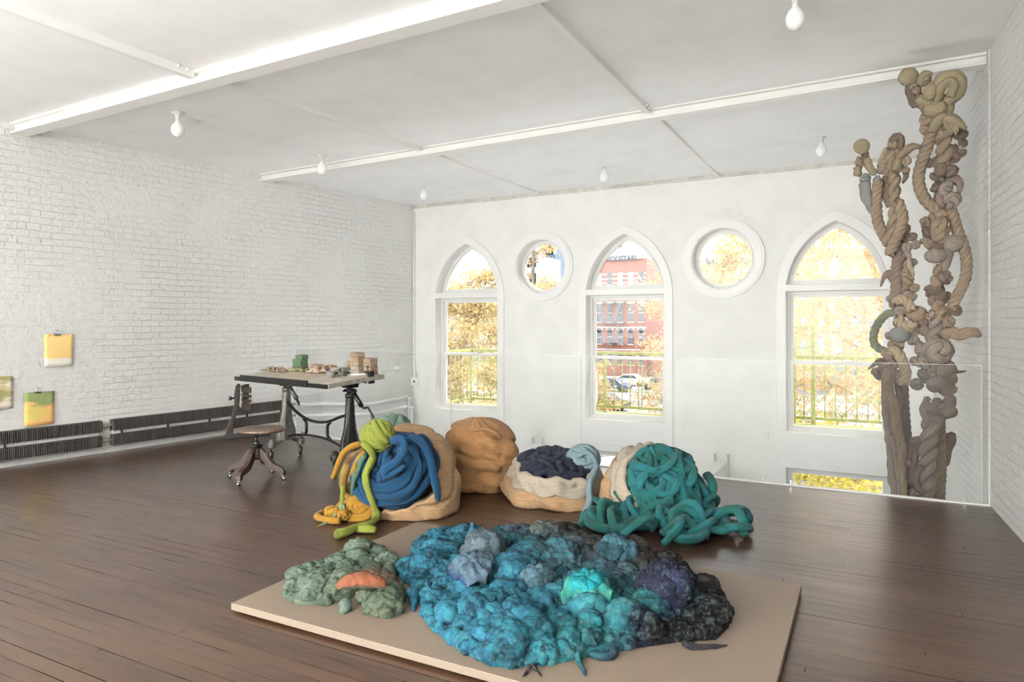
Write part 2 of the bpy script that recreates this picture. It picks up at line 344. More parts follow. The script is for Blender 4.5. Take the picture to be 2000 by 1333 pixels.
M['brick'] = m_brick('painted_brick'); M['plaster'] = m_plaster('wall_plaster'); M['ceil'] = m_plaster('ceiling_plaster', (240, 239, 237), .08)
M['paint'] = m_paint('trim_paint'); M['beam'] = m_paint('beam_paint', (232, 230, 225), .4); M['floor'] = m_floor('oak_boards')
M['glass'] = m_glass('window_glass', boost=.8); M['rail_glass'] = m_glass('balustrade_glass', (.99, .993, .992), 1.45, .28)
M['iron'] = m_plain('cast_iron', (30, 29, 28), .42, .6, .35, 12, .4, .004); M['iron_grey'] = m_plain('grey_iron', (78, 75, 70), .5, .5, .25, 14, .4, .004)
M['black'] = m_plain('black_lacquer', (10, 9, 9), .4, 0, .3, 10); M['chrome'] = m_plain('steel', (170, 168, 165), .25, 1, .1, 20)
M['concrete'] = m_plain('lower_floor', (150, 144, 138), .6, 0, .08, 3)
M['bulb'] = NM('milk_glass', .12, 0, (240, 240, 238), .6).m; M['porcelain'] = m_plain('porcelain', (215, 214, 210), .35)
# ================================================================ ROOM SHELL
YW, YE, ZL = 10.04, 6.76, -3.05            # window wall, mezzanine edge, lower floor
def XL(y): return -7.25-.115*(YW-y)        # left wall plane
def XR(y): return .90-.05*(y-6.5)
def zc(x, y):
    wv = .16 if y < 6.9 else .16-.12*(y-6.9)/3.14
    return 3.60+(x+7.8)/8.7*wv+(.02*(y-6.9)/3.14 if y > 6.9 else 0)
def quadgrid(name, pts, faces, m, **k):
    b = MB(); b.add(pts, faces); return struct(b.build(name, m, **k))
YB = -6.0
# mezzanine floor, with its thickness
b = MB(); b.hexa([(XL(YB), YB, -.3), (XR(YB), YB, -.3), (XR(YE), YE, -.3), (XL(YE), YE, -.3), (XL(YB), YB, 0), (XR(YB), YB, 0), (XR(YE), YE, 0), (XL(YE), YE, 0)])
struct(b.build('floor', M['floor']))
b = MB(); b.box((-9, YB, ZL-.1), (2, YW+.4, ZL)); struct(b.build('floor_lower', M['concrete']))
b = MB(); b.box((XL(YE)+.01, YE, -.32), (XR(YE)-.005, YE+.045, .012)); struct(b.build('trim_1', M['paint'], bevel=.004))
# side walls (brick), slab-thick
b = MB(); b.hexa([(XL(YB)-.3, YB, ZL), (XL(YB), YB, ZL), (XL(YW), YW, ZL), (XL(YW)-.3, YW, ZL), (XL(YB)-.3, YB, 4.1), (XL(YB), YB, 4.1), (XL(YW), YW, 4.1), (XL(YW)-.3, YW, 4.1)])
struct(b.build('wall_left', M['brick']))
b = MB(); b.hexa([(XR(YB), YB, ZL), (XR(YB)+.3, YB, ZL), (XR(6.8)+.3, 6.8, ZL), (XR(6.8), 6.8, ZL), (XR(YB), YB, 4.1), (XR(YB)+.3, YB, 4.1), (XR(6.8)+.3, 6.8, 4.1), (XR(6.8), 6.8, 4.1)])
b.hexa([(XR(6.8)-.012, 6.8, ZL), (XR(6.8)+.3, 6.8, ZL), (XR(YW)+.3, YW, ZL), (XR(YW)-.01, YW, ZL), (XR(6.8)-.012, 6.8, 4.1), (XR(6.8)+.3, 6.8, 4.1), (XR(YW)+.3, YW, 4.1), (XR(YW)-.01, YW, 4.1)])
struct(b.build('wall_right', M['brick']))
b = MB(); b.box((-9.2, YB-.3, ZL), (2, YB, 4.1)); struct(b.build('wall_back', M['plaster']))
# ceiling
b = MB(); V = []; ys = [YB, 6.9, YW+.4]
for y in ys:
    for x in (-8.9, 1.5): V.append((x, y, zc(x, y)))
for y in ys:
    for x in (-8.9, 1.5): V.append((x, y, zc(x, y)+.3))
b.add(V, [(0,2,3,1),(2,4,5,3),(6,7,9,8),(8,9,11,10),(0,1,7,6),(4,10,11,5),(0,6,8,2),(2,8,10,4),(1,3,9,7),(3,5,11,9)])
struct(b.build('ceiling', M['ceil'], fix=True))
# ceiling beams: wide bottom flange, narrow web and a ledge
def beam(name, y, x0, x1, fw, drop):
    b = MB()
    for (ya, yb, za, zb) in ((y-fw/2, y+fw/2, drop, drop-.022), (y-.03, y+.03, -.01, drop-.01), (y-fw/2-.0, y-.03, -.01, .02)):
        b.hexa([(x0, ya, zc(x0, y)-za), (x1, ya, zc(x1, y)-za), (x1, yb, zc(x1, y)-za), (x0, yb, zc(x0, y)-za), (x0, ya, zc(x0, y)-zb), (x1, ya, zc(x1, y)-zb), (x1, yb, zc(x1, y)-zb), (x0, yb, zc(x0, y)-zb)])
    return struct(b.build(name, M['beam'], fix=True, bevel=.004))
beam('trim_2', 3.96, XL(3.96), XR(3.96), .16, .115); beam('trim_3', 6.93, XL(6.93), XR(6.9)-.012, .15, .10)
def batten(name, x0, y0, x1, y1, wd=.062, dp=.045):
    b = MB(); V = []
    for dz in (dp, -.01):
        for (x, y) in ((x0-wd/2, y0), (x0+wd/2, y0), (x1+wd/2, y1), (x1-wd/2, y1)): V.append((x, y, zc(x, y)-dz))
    b.hexa(V)
    for yy in (y1-.07, y1-.16):
        b.lathe([(.0, 0), (.013, .0), (.013, .02), (0, .02)], (x1+wd*.7, yy, zc(x1, yy)-.03), 8, (0, 0, 1), False)
    return struct(b.build(name, M['beam'], bevel=.004))
batten('trim_4', -5.12, YB, -5.10, 3.88, dp=.07); batten('trim_5', -5.02, 4.05, -4.86, 6.85); batten('trim_6', -4.84, 7.01, -4.74, YW)
batten('trim_7', -2.0, YB, -2.0, 3.88, dp=.07); batten('trim_8', -2.0, 4.05, -2.02, 6.85); batten('trim_9', -2.0, 7.01, -1.92, YW)
b = MB()
for i in range(12):
    x0 = XL(YW)+(XR(YW)-XL(YW))*i/12; x1 = XL(YW)+(XR(YW)-XL(YW))*(i+1)/12; h = random.uniform(.06, .072)
    b.hexa([(x0, YW-.02, zc(x0, YW)-h), (x1, YW-.02, zc(x1, YW)-h), (x1, YW, zc(x1, YW)-h), (x0, YW, zc(x0, YW)-h), (x0, YW-.02, zc(x0, YW)), (x1, YW-.02, zc(x1, YW)), (x1, YW, zc(x1, YW)), (x0, YW, zc(x0, YW))])
struct(b.build('trim_10', m_plain('cornice_grey', (196, 192, 184), .7, 0, .1, 6)))

# ---------------------------------------------------------------- window wall
def arch(cx, a, z0, zs, h, n=12, off=0.):
    """pointed arch outline from (cx-a, z0) up, over, down"""
    R_ = (h*h+a*a)/(2*a); P = [(cx-a-off, z0)]; th = math.asin(min(1, h/R_)); Ro = R_+off
    thx = math.acos((R_-a)/Ro)
    for i in range(n+1): t = thx*i/n; P.append((cx-a+R_-Ro*math.cos(t), zs+Ro*math.sin(t)))
    Q = [(2*cx-x, z) for x, z in P[::-1]]
    return P+Q[1:]
def circ(cx, cz, r, n=40): return [(cx+r*math.cos(2*math.pi*i/n), cz+r*math.sin(2*math.pi*i/n)) for i in range(n)]
def rect(x0, x1, z0, z1): return [(x0, z0), (x1, z0), (x1, z1), (x0, z1)]
WX = [-6.138, -3.312, -.388]; HA = .62; OX = [-4.722, -1.848]; OZ = 2.425
ZT0, ZT1, ZLOW, ZLB = 1.94, 2.03, -.475, -2.45
def arch_open(cx, ins=0.):
    full = arch(cx, HA, ZT1, 1.94, .93, 14)
    P = [p for p in full if p[1] > ZT1+.001]
    P = [(cx-HA*.998, ZT1)]+P+[(cx+HA*.998, ZT1)]
    if ins:
        c = (cx, ZT1+.35); out = []
        for i, p in enumerate(P):
            a_, b_ = np.array(P[i-1]), np.array(P[(i+1) % len(P)]); t = b_-a_; t = t/np.linalg.norm(t); nn = np.array([t[1], -t[0]]); 
            if nn @ (np.array(c)-np.array(p)) < 0: nn = -nn
            k = ins*(1.0 if i not in (0, len(P)-1) else 1.35)
            out.append(tuple(np.array(p)+nn*k))
        k = len(out)//2
        out[k] = (cx, P[k][1]-ins*1.25); out[0] = (out[0][0], ZT1+ins); out[-1] = (out[-1][0], ZT1+ins); out[0] = (cx-HA+ins, ZT1+ins); out[-1] = (cx+HA-ins, ZT1+ins)
        P = out
    return P
holes = []
for cx in WX: holes += [arch_open(cx), rect(cx-HA, cx+HA, 0, ZT0), rect(cx-HA, cx+HA, ZLB, ZLOW)]
for ox in OX: holes.append(circ(ox, OZ, .435))
b = MB(); b.prism(rect(XL(YW)-.3, XR(YW)+.3, ZL, 4.1), holes, YW, YW+.36); struct(b.build('wall_far', M['plaster'], fix=True))
def ringprism(b, outer, inner, y0, y1): b.prism(outer, [inner], y0, y1)
for i, cx in enumerate(WX):
    r = sroot('window_%d' % (i+1), (cx, YW, 0))
    # casing following the opening down to the floor below, with the panel under the sill
    b = MB(); b.prism(arch(cx, HA, ZL+.01, 1.94, .93, 14, off=.125), [arch_open(cx), rect(cx-HA, cx+HA, 0, ZT0), rect(cx-HA, cx+HA, ZLB, ZLOW)], YW-.028, YW)
    b.build('casing', M['paint'], r, fix=True, bevel=.006)
    b = MB(); ringprism(b, rect(cx-HA+.03, cx+HA-.02, -.385, -.13), rect(cx-HA+.045, cx+HA-.035, -.37, -.145), YW-.036, YW-.027); b.build('sill_panel', M['paint'], r, fix=True)
    b = MB(); b.box((cx-HA, YW-.035, -.012), (cx+HA, YW+.16, .006)); b.build('sill', M['paint'], r, bevel=.003)
    # arched light
    b = MB(); b.prism(arch_open(cx, .002), [arch_open(cx, .055)], YW+.19, YW+.25); b.prism(arch_open(cx, .050), [arch_open(cx, .068)], YW+.17, YW+.22); ar = b.build('arched_sash', M['paint'], r, fix=True)
    b = MB(); b.prism(arch_open(cx, .06), [], YW+.215, YW+.22); b.build('pane', M['glass'], ar, fix=True)
    # jamb frame and two sliding sashes
    b = MB(); ringprism(b, rect(cx-HA+.001, cx+HA-.001, .007, ZT0-.001), rect(cx-HA+.035, cx+HA-.035, .035, ZT0-.04), YW+.16, YW+.27); b.build('window_frame', M['paint'], r, fix=True)
    for nm, z0, z1, y in (('upper_sash', .935, ZT0-.035, YW+.225), ('lower_sash', .03, .985, YW+.185)):
        b = MB(); ringprism(b, rect(cx-HA+.032, cx+HA-.032, z0, z1), rect(cx-HA+.078, cx+HA-.078, z0+.05, z1-.045), y, y+.035); sh = b.build(nm, M['paint'], r, fix=True, bevel=.004)
        b = MB(); b.box((cx-HA+.07, y+.015, z0+.04), (cx+HA-.07, y+.02, z1-.04)); b.build('pane', M['glass'], sh)
        if nm == 'lower_sash': b = MB(); b.box((cx+.12, y-.012, z1), (cx+.18, y+.03, z1+.014)); b.build('sash_lock', M['chrome'], sh)
    b = MB(); ringprism(b, rect(cx-HA+.001, cx+HA-.001, ZLB, ZLOW-.001), rect(cx-HA+.07, cx+HA-.07, ZLB+.07, ZLOW-.10), YW+.16, YW+.25); lo = b.build('lower_frame', M['paint'], r, fix=True)
    b = MB(); b.box((cx-HA+.06, YW+.2, ZLB+.06), (cx+HA-.06, YW+.205, ZLOW-.09)); b.build('pane', M['glass'], lo)
for i, ox in enumerate(OX):
    r = sroot('window_%d' % (i+4), (ox, YW, OZ))
    b = MB(); b.prism(circ(ox, OZ, .572, 56), [circ(ox, OZ, .434, 56)], YW-.045, YW); b.prism(circ(ox, OZ, .545, 56), [circ(ox, OZ, .45, 56)], YW-.055, YW-.04); b.build('casing', M['paint'], r, fix=True, bevel=.006)
    b = MB(); b.prism(circ(ox, OZ, .434), [circ(ox, OZ, .385)], YW+.17, YW+.24); b.prism(circ(ox, OZ, .39), [circ(ox, OZ, .373)], YW+.15, YW+.2); sh = b.build('round_sash', M['paint'], r, fix=True)
    b = MB(); b.prism(circ(ox, OZ, .38), [], YW+.2, YW+.205); b.build('pane', M['glass'], sh, fix=True)
# beams spanning the void under the mezzanine, each on a hanger at the window wall
for i, x in enumerate((-1.865, -4.75)):
    b = MB(); b.box((x-.085, YE+.03, -.68), (x+.085, YW-.01, -.46)); struct(b.build('trim_%d' % (11+i), M['paint'], bevel=.004))
    h = root('joist_hanger', (x, YW, -.7), ('white metal hanger holding the beam end between the middle and right windows', 'white metal hanger holding the beam end between the left and middle windows')[i], 'bracket', 'hangers of the low white beams')
    b = MB()
    for s in (-1, 1): b.box((x+s*.088-.004 if s > 0 else x-.096, YW-.14, -.70), (x+.096 if s > 0 else x-.088+.004, YW-.001, -.36)); b.lathe([(.0, 0), (.035, 0), (.035, .015), (0, .015)], (x+s*.13, YW-.001, -.40), 14, (0, -1, 0), False)
    b.box((x-.096, YW-.14, -.70), (x+.096, YW-.001, -.685)); b.build('strap', M['paint'], h)
# small wall anchors on the window wall
for (u, v, t) in ((1123, 821, 'left of the middle window'), (1332, 836, 'right of the middle window'), (1497, 850, 'left of the right window'), (974, 808, 'right of the left window'), (825, 685, 'near the left corner conduit')):
    p = atY(u, v, YW); b = MB(); b.box((p[0]-.03, YW-.018, p[2]-.035), (p[0]+.03, YW, p[2]+.035)); b.box((p[0]-.012, YW-.03, p[2]-.012), (p[0]+.012, YW-.017, p[2]+.012))
    tag(b.build('wall_anchor', M['paint'], bevel=.003), 'small white painted metal anchor plate on window wall, '+t, 'wall plate', 'white anchor plates on the window wall')

# ---------------------------------------------------------------- glass balustrade
joints = [XL(6.84)+.02, -6.85, -4.38, -2.73, -1.73, -.765, .83]
for i in range(1, 6):
    x0, x1 = joints[i]+.004, joints[i+1]-.004
    r = root('glass_railing_panel', ((x0+x1)/2, 6.80, .012), ('narrow clear glass panel at the brick wall end of the mezzanine edge', 'wide clear glass panel behind the drafting table and blue wool', 'clear glass panel behind the closed sack',
        'clear glass panel behind the light blue ball of wool', 'clear glass panel behind the tipped teal sack', 'clear glass panel in front of the hanging rope pieces')[i], 'glass panel', 'clear glass panels along the mezzanine edge')
    b = MB(); b.box((x0, 6.812, -.28), (x1, 6.824, 1.15)); b.build('pane', M['rail_glass'], r)
    b = MB(); b.box((x0, 6.811, 1.15), (x1, 6.825, 1.153)); b.box((x1, 6.811, 0), (x1+.003, 6.825, 1.153)); b.build('edge', m_plain('ground_glass_edge', (225, 232, 228), .3) if i == 1 else bpy.data.materials['ground_glass_edge'], r)
    for xx in (x0+.12, x1-.12):
        b = MB(); b.box((xx-.008, 6.79, 0.0), (xx+.008, 6.811, .05)); b.build('clamp', M['chrome'], r)

# ---------------------------------------------------------------- bulbs
bl = [(347, 222, 'bulb nearest the left brick wall, in front of its row'), (629, 305, 'bulb just in front of the far ceiling beam on the left'), (828, 361, 'bulb by the left corner of the window wall'),
      (1180, 321, 'bulb in the middle of the far ceiling bay, above the pointed middle window'), (1604, 264, 'bulb of the far ceiling bay above the right window'), (1553, -2, 'largest bulb, at the top edge near the right brick wall')]
P0 = None
for k, (u, v, t) in enumerate(bl):
    p = atZ(u, v, 3.66 if k in (3,) else (3.7 if k > 3 else 3.62)); p[2] = zc(p[0], p[1])
    if P0 is None:
        r = root('ceiling_bulb', p, '', 'light bulb', 'bare globe bulbs on the ceiling'); z = p[2]
        b = MB(); b.lathe([(.0, 0), (.062, 0), (.064, -.010), (.045, -.018), (.024, -.030), (.022, -.075), (0, -.076)], p, 24); b.build('lamp_holder', M['porcelain'], r, smooth=True)
        b = MB(); b.lathe([(.018, -.07), (.020, -.085), (.030, -.10), (.05, -.125), (.062, -.155), (.064, -.18), (.056, -.212), (.038, -.234), (.015, -.245), (0, -.246)], p, 28, cap=False); b.build('globe', M['bulb'], r, smooth=True); P0 = r
    else:
        r = P0.copy(); COL.objects.link(r); r.location = p
        for c in P0.children: d = c.copy(); COL.objects.link(d); d.parent = r
    r['label'] = 'white globe '+t

# ---------------------------------------------------------------- radiators, pipes, socket
WN = (1, -.115, 0); WK = -7.25-.115*YW   # left wall plane: X - .115 Y = WK
def wl(u, v, off=0.): return pln(u, v, WN, WK+off)
wdir = np.array([.115, 1, 0]); wdir /= np.linalg.norm(wdir); wnor = np.array([wdir[1], -wdir[0], 0])
def wp(y, off, z): return np.array([XL(y), y, z])+wnor*off
def wbox(b, y0, y1, o0, o1, z0, z1): return b.hexa([wp(y0, o0, z0), wp(y0, o1, z0), wp(y1, o1, z0), wp(y1, o0, z0), wp(y0, o0, z1), wp(y0, o1, z1), wp(y1, o1, z1), wp(y1, o0, z1)])
mrad = NM('radiator_black', .45, .3, (64, 59, 55)); v = mrad.vec('pos'); f = mrad.noise(mrad.vec('pos', (1, 14, .8)), 4, 5, .7)
mrad = mrad.out(mrad.ramp(f, [(.35, (44, 40, 38)), (.62, (84, 78, 72)), (.72, (124, 98, 76))]))
for k, (y0, y1, lab) in enumerate(((1.2, 4.755, 'low black finned wall radiator under the pinned paintings'), (4.875, 7.28, 'low black finned wall radiator running behind the swivel chair and table'))):
    r = root('finned_radiator', wp((y0+y1)/2, .04, .085), lab, 'radiator', 'black finned radiators along the brick wall')
    for nm, z0, z1 in (('upper_fins', .255, .385), ('lower_fins', .085, .212)):
        b = MB(); wbox(b, y0, y1, .02, .075, z0+.008, z1-.008); y = y0
        while y < y1: wbox(b, y, y+.005, .012, .10, z0, z1); y += .0165
        b.build(nm, mrad, r)
    b = MB(); wbox(b, y0+.02, y1-.02, .004, .05, .215, .25); b.build('back_plate', M['paint'], r)
    for j in range(5 if k else 4):
        y = y0+.10+j*(y1-y0-.2)/4; b = MB(); wbox(b, y, y+.008, .005, .085, .205, .262); b.build('bracket', M['black'], r)
    b = MB()
    for z in (.32, .15):
        b = MB()
        if k == 0: b.tube([wp(4.74, .05, z), wp(4.89, .05, z)], .018, 10, flat=True)
        else: b.tube([wp(7.27, .05, z), wp(7.45, .05, z-.01)], .018, 10, flat=True)
        b.build('connecting_pipe', m_plain('rusty_pipe', (150, 138, 124), .7, 0, .25, 30) if 'rusty_pipe' not in bpy.data.materials else bpy.data.materials['rusty_pipe'], r, smooth=True)
r = root('heating_pipes', wp(8.6, .05, -.4), 'white painted heating pipes turning down beside the far left corner', 'pipe')
for P in ([wp(7.45, .05, .31), wp(9.0, .05, .17), wp(9.8, .05, .21), wp(9.88, .05, .17), wp(9.88, .05, ZL+.02)], [wp(7.45, .05, .14), wp(9.0, .05, .0), wp(9.72, .11, .045), wp(9.86, .13, .02), wp(9.88, .13, ZL+.02)]):
    b = MB(); b.tube(P, .024, 12, flat=True); b.lathe([(.03, -.03), (.034, 0), (.03, .03)], P[3], 12, (0, 0, 1)); b.lathe([(.03, -.03), (.034, 0), (.03, .03)], P[2], 12, (.1, 1, 0)); b.build('pipe', M['paint'], r, smooth=True)
r = root('socket_box', (-7.17, YW-.04, .42), 'square white outlet box with one dark hole at the end of the corner conduit', 'electrical outlet')
x, z = -7.20, .46
b = MB(); b.box((x-.065, YW-.06, z-.075), (x+.075, YW, z+.075)); b.build('box', M['paint'], r, bevel=.006)
b = MB(); b.lathe([(0, 0), (.018, 0), (.018, .003), (0, .003)], (x+.012, YW-.06, z), 16, (0, -1, 0), False); b.build('hole', M['black'], r)
b = MB(); b.tube([(x+.01, YW-.03, z+.07), (x+.01, YW-.03, z+.16), (x-.015, YW-.03, z+.28), (x-.015, YW-.03, 2.0), (x-.015, YW-.03, 3.5)], .013, 10, flat=True)
for zz in (.95, 2.0, 2.9): b.box((x-.035, YW-.045, zz), (x+.005, YW, zz+.03))
b.build('conduit', M['paint'], r, smooth=True)
b = MB(); wbox(b, 9.55, 9.68, .0, .05, .70, .76); tag(b.build('junction_box', M['paint'], bevel=.004), 'tiny white junction box on the brick wall just above the corner outlet', 'junction box')

# ---------------------------------------------------------------- paintings on the left wall
def m_art(name, base, layers):
    m = NM(name, .8, 0, base); v = m.vec('obj', swz='YZX'); c = None
    for (col, sc_, lo, hi, stretch, ax, g0, g1) in layers:
        rot = m.n('Mapping'); rot.inputs['Rotation'].default_value = (0, 0, ax); rot.inputs['Scale'].default_value = (stretch, 1, 1); m.l(v, rot.inputs['Vector'])
        f = m.noise(rot.outputs[0], sc_, 5, .6)
        if g0 is not None:
            s = m.n('SeparateXYZ'); m.l(v, s.inputs[0]); mr = m.n('MapRange'); m.l(s.outputs['Y'], mr.inputs[0]); mr.inputs[1].default_value = g0; mr.inputs[2].default_value = g1; mr.inputs[3].default_value = -.3; mr.inputs[4].default_value = .35
            a = m.n('Math', operation='ADD'); m.l(f, a.inputs[0]); m.l(mr.outputs[0], a.inputs[1]); f = a.outputs[0]
        c = m.mix(m.ramp(f, [(lo, (0, 0, 0)), (hi, (1, 1, 1))]), c if c is not None else base, col)
    return m.out(c)
arts = [('ochre', (84, 654), (141, 717), 'small sheet washed in ochre fading to bare white below, clipped to the wall', (244, 238, 224), [((232, 200, 130), 14, .44, .52, .25, .3, .05, .14), ((220, 176, 104), 8, .60, .72, 1, 0, .10, .5), ((196, 130, 70), 11, .78, .86, 1.5, 0, .1, .4)], True),
        ('green', (46, 768), (104, 834), 'small painting of dark green strokes over orange sand, leaning just above the radiator', (216, 168, 104), [((196, 176, 96), 8, .5, .56, .3, .9, None, None), ((112, 120, 72), 11, .50, .66, .35, 1.0, .04, .36), ((70, 84, 58), 14, .66, .82, .3, .8, .1, .42)], True),
        ('pale', (-38, 738), (23, 803), 'green and cream brushed sheet cut off by the left picture edge', (232, 224, 206), [((176, 160, 120), 7, .48, .52, .4, 1, None, None), ((122, 118, 72), 8, .54, .6, .3, 1, None, None)], False)]
for nm, (u0, v0), (u1, v1), lab, base, lay, clip in arts:
    A = wl(u0, v0); Bp = wl(u1, v0); Cc = wl(u0, v1); y0, y1, z0, z1 = A[1], Bp[1], Cc[2], A[2]
    r = root('painted_sheet', wp((y0+y1)/2, .02, z0), lab, 'painting', 'small painted sheets on the brick wall')
    b = MB(); n = 8; V = []; Fc = []
    for i in range(n+1):
        for j in range(n+1):
            yy = y0+(y1-y0)*i/n; zz = z0+(z1-z0)*j/n; V.append(wp(yy, .022+.010*math.sin(3*i/n+1)*(1-j/n), zz+(.004 if nm == 'ochre' else 0)*math.sin(i)))
    Fc = [(i*(n+1)+j, (i+1)*(n+1)+j, (i+1)*(n+1)+j+1, i*(n+1)+j+1) for i in range(n) for j in range(n)]
    b.add(V, Fc); sh = b.build('sheet', m_art('art_'+nm, base, lay), r, smooth=True); sm = sh.modifiers.new('thick', 'SOLIDIFY'); sm.thickness = .012 if nm == 'green' else .0015; sm.offset = 1 if nm != 'green' else -1
    if clip:
        yc = (y0+y1)/2-.02; b = MB(); wbox(b, yc-.03, yc+.03, .012, .045, z1-.012, z1+.006); b.build('clip_jaw', M['chrome'], r, bevel=.002)
        b = MB(); b.tube([wp(yc-.008, .035, z1), wp(yc-.012, .035, z1+.03), wp(yc, .035, z1+.05), wp(yc+.012, .035, z1+.03), wp(yc+.008, .035, z1)], .004, 6); b.build('clip_handle', M['chrome'], r, smooth=True)
# ================================================================ DRAFTING TABLE
P1 = atZ(461, 735, .92); P2 = atZ(640, 751, .92); P3 = None
for _k in range(400):       # height at which the right edge is square to the front one
    _q = atZ(749, 732, .92+.0003*_k); _c = abs((_q-P2)@(P1-P2))/np.linalg.norm(_q-P2)
    if P3 is None or _c < P3[0]: P3 = (_c, _q)
P3 = P3[1]
TE = (P2-P1)/np.linalg.norm(P2-P1); TW = np.linalg.norm(P2-P1); TD = (P3-P2); TD = TD-TE*(TD@TE); TDL = np.linalg.norm(TD); TD = TD/TDL; TN = np.cross(TE, TD)
def tp(a, d, h=0.): return P1+TE*a+TD*d+TN*h
def tabpt(u, v): 
    q = pln(u, v, TN, float(TN@P1)); return float((q-P1)@TE), float((q-P1)@TD)
def tbox(b, a0, a1, d0, d1, h0, h1, col=None): return b.add([tp(a0,d0,h0),tp(a1,d0,h0),tp(a1,d1,h0),tp(a0,d1,h0),tp(a0,d0,h1),tp(a1,d0,h1),tp(a1,d1,h1),tp(a0,d1,h1)], [(0,3,2,1),(4,5,6,7),(0,1,5,4),(1,2,6,5),(2,3,7,6),(3,0,4,7)], col=col)
DH = np.array([TD[0], TD[1], 0]); DH /= np.linalg.norm(DH)
def g(a, d, z): q = P1+TE*a+DH*d; return np.array([q[0], q[1], z])      # floor-parallel frame
T = root('drafting_table', g(.85, .4, 0), 'wide drafting table with worn grey top and cast iron crank columns on casters', 'table')
mtop = m_plain('worn_tabletop', (166, 157, 142), .55, 0, .14, 9, .3)
b = MB(); tbox(b, .0, TW, 0, TDL, -.040, 0); b.build('tabletop', mtop, T, bevel=.003)
b = MB(); tbox(b, -.002, TW+.002, -.022, 0, -.045, -.002); b.build('front_edge', M['black'], T, bevel=.003)
b = MB(); tbox(b, .13, 1.34, -.032, -.012, -.045, .022); b.build('pencil_ledge', M['black'], T, bevel=.003)
b = MB(); tbox(b, TW-.003, TW+.016, 0, TDL, -.042, .0); b.build('end_edge', m_plain('worn_end_grain', (106, 102, 92), .6, 0, .2, 14), T, bevel=.003)
CD = .43
for ci, a in enumerate((.304, 1.42)):
    mat_ = M['iron_grey'] if ci == 0 else M['iron']
    b = MB()
    prof = [(.055, .26, .20), (.045, .24, .30), (.04, .16, .42), (.038, .12, .56), (.036, .105, .68), (.036, .10, .72)]
    V = []; n = len(prof)
    for (ha, hd, z) in prof:
        for (s, t) in ((-1, -.5), (-.4, -1), (.4, -1), (1, -.5), (1, .5), (.4, 1), (-.4, 1), (-1, .5)): V.append(g(a+s*ha, CD+t*hd/2.2, z))
    b.add(V, [(i*8+j, i*8+(j+1) % 8, (i+1)*8+(j+1) % 8, (i+1)*8+j) for i in range(n-1) for j in range(8)]+[tuple(range(8))[::-1], tuple((n-1)*8+j for j in range(8))])
    b.lathe([(.040, .66), (.042, .74), (.05, .75), (.052, .775), (.036, .785), (.03, .80)], g(a, CD, 0), 20)
    col_ = b.build('column', mat_, T, smooth=False, bevel=.006)
    b = MB(); b.lathe([(.026, .74), (.026, .90)], g(a, CD, 0), 16); b.lathe([(.045, .80), (.062, .805), (.066, .815), (.060, .83), (.035, .835)], g(a, CD, 0), 24)
    for j in range(16): th = j*math.pi/8; q = g(a, CD, .81)+np.array([math.cos(th), math.sin(th), 0])*.066; b.box(tuple(q-.006), tuple(q+.006))
    b.build('bevel_gear', M['iron'], T, smooth=False)
    b = MB(); q = g(a, CD, 0); b.add([g(a-.06,CD-.06,.845),g(a+.06,CD-.06,.845),g(a+.06,CD+.06,.845),g(a-.06,CD+.06,.845),tp(a-.07,CD-.07,-.04),tp(a+.07,CD-.07,-.04),tp(a+.07,CD+.07,-.04),tp(a-.07,CD+.07,-.04)], [(0,3,2,1),(4,5,6,7),(0,1,5,4),(1,2,6,5),(2,3,7,6),(3,0,4,7)]); b.build('mounting_block', M['iron'], T, bevel=.004)
    # crank gear tube slanting down, with handle
    b = MB(); s0 = g(a+.05, CD, .80); s1 = g(a+.15, CD+.03, .66); b.tube([s0, (s0+s1)/2, s1], .024, 14, flat=True); b.lathe([(.03, 0), (.034, .01), (.03, .02)], s0, 14, tuple(s1-s0)); b.build('crank_shaft', mat_, T, smooth=True)
    b = MB()
    if ci: b.tube([s1, s1+TE*.03+[0, 0, -.015], s1+TE*.09+[0, 0, -.005], s1+TE*.12+[0, 0, -.03], s1+TE*.155+[0, 0, -.07]], .010, 10); b.tube([s1+TE*.155+[0, 0, -.065], s1+TE*.17+[0, 0, -.10], s1+TE*.185+[0, 0, -.135]], [.012, .018, .014], 12, step=.008)
    else: b.tube([s1, s1+TE*.03+[0, 0, -.04], s1+TE*.045+[0, 0, -.065]], [.014, .016, .013], 12, step=.008); b.tube([s1+TE*.01+[0, 0, .03], s1-TE*.05+[0, 0, .03]], .012, 8, flat=True)
    b.build('crank_handle', M['iron'], T, smooth=True)
    for s in (-1, 1):
        e = g(a, CD+s*.185, 0)
        b = MB(); b.tube([g(a, CD+s*.03, .28), g(a, CD+s*.07, .215), g(a, CD+s*.13, .175), g(a, CD+s*.19, .165)], [.045, .036, .028, .03], 10, step=.02, ell=.8); b.build('foot', mat_, T, smooth=True)
        b = MB(); b.lathe([(.018, .225), (.028, .215), (.030, .195), (.045, .185), (.048, .165), (.042, .150), (.046, .140), (.040, .125), (.02, .12)], e, 20); cs = b.build('caster', mat_, T, smooth=True)
        for t in (-1, 1):
            pass
        b = MB(); b.tube([e+[0, 0, .125], e+TE*.028+[0, 0, .10], e+TE*.028+[0, 0, .05]], .009, 8, flat=True); b.tube([e+[0, 0, .125], e-TE*.028+[0, 0, .10], e-TE*.028+[0, 0, .05]], .009, 8, flat=True); b.build('fork', mat_, cs)
        wa = TE*.45+DH*.9*s; b = MB(); wa = np.array([.80, .6, 0]); b.lathe([(0, -.013), (.03, -.013), (.05, -.016), (.054, -.008), (.054, .008), (.05, .016), (.03, .013), (0, .013)], e+[0, 0, .055], 26, tuple(wa), False); b.build('wheel', M['black'], cs, smooth=True)
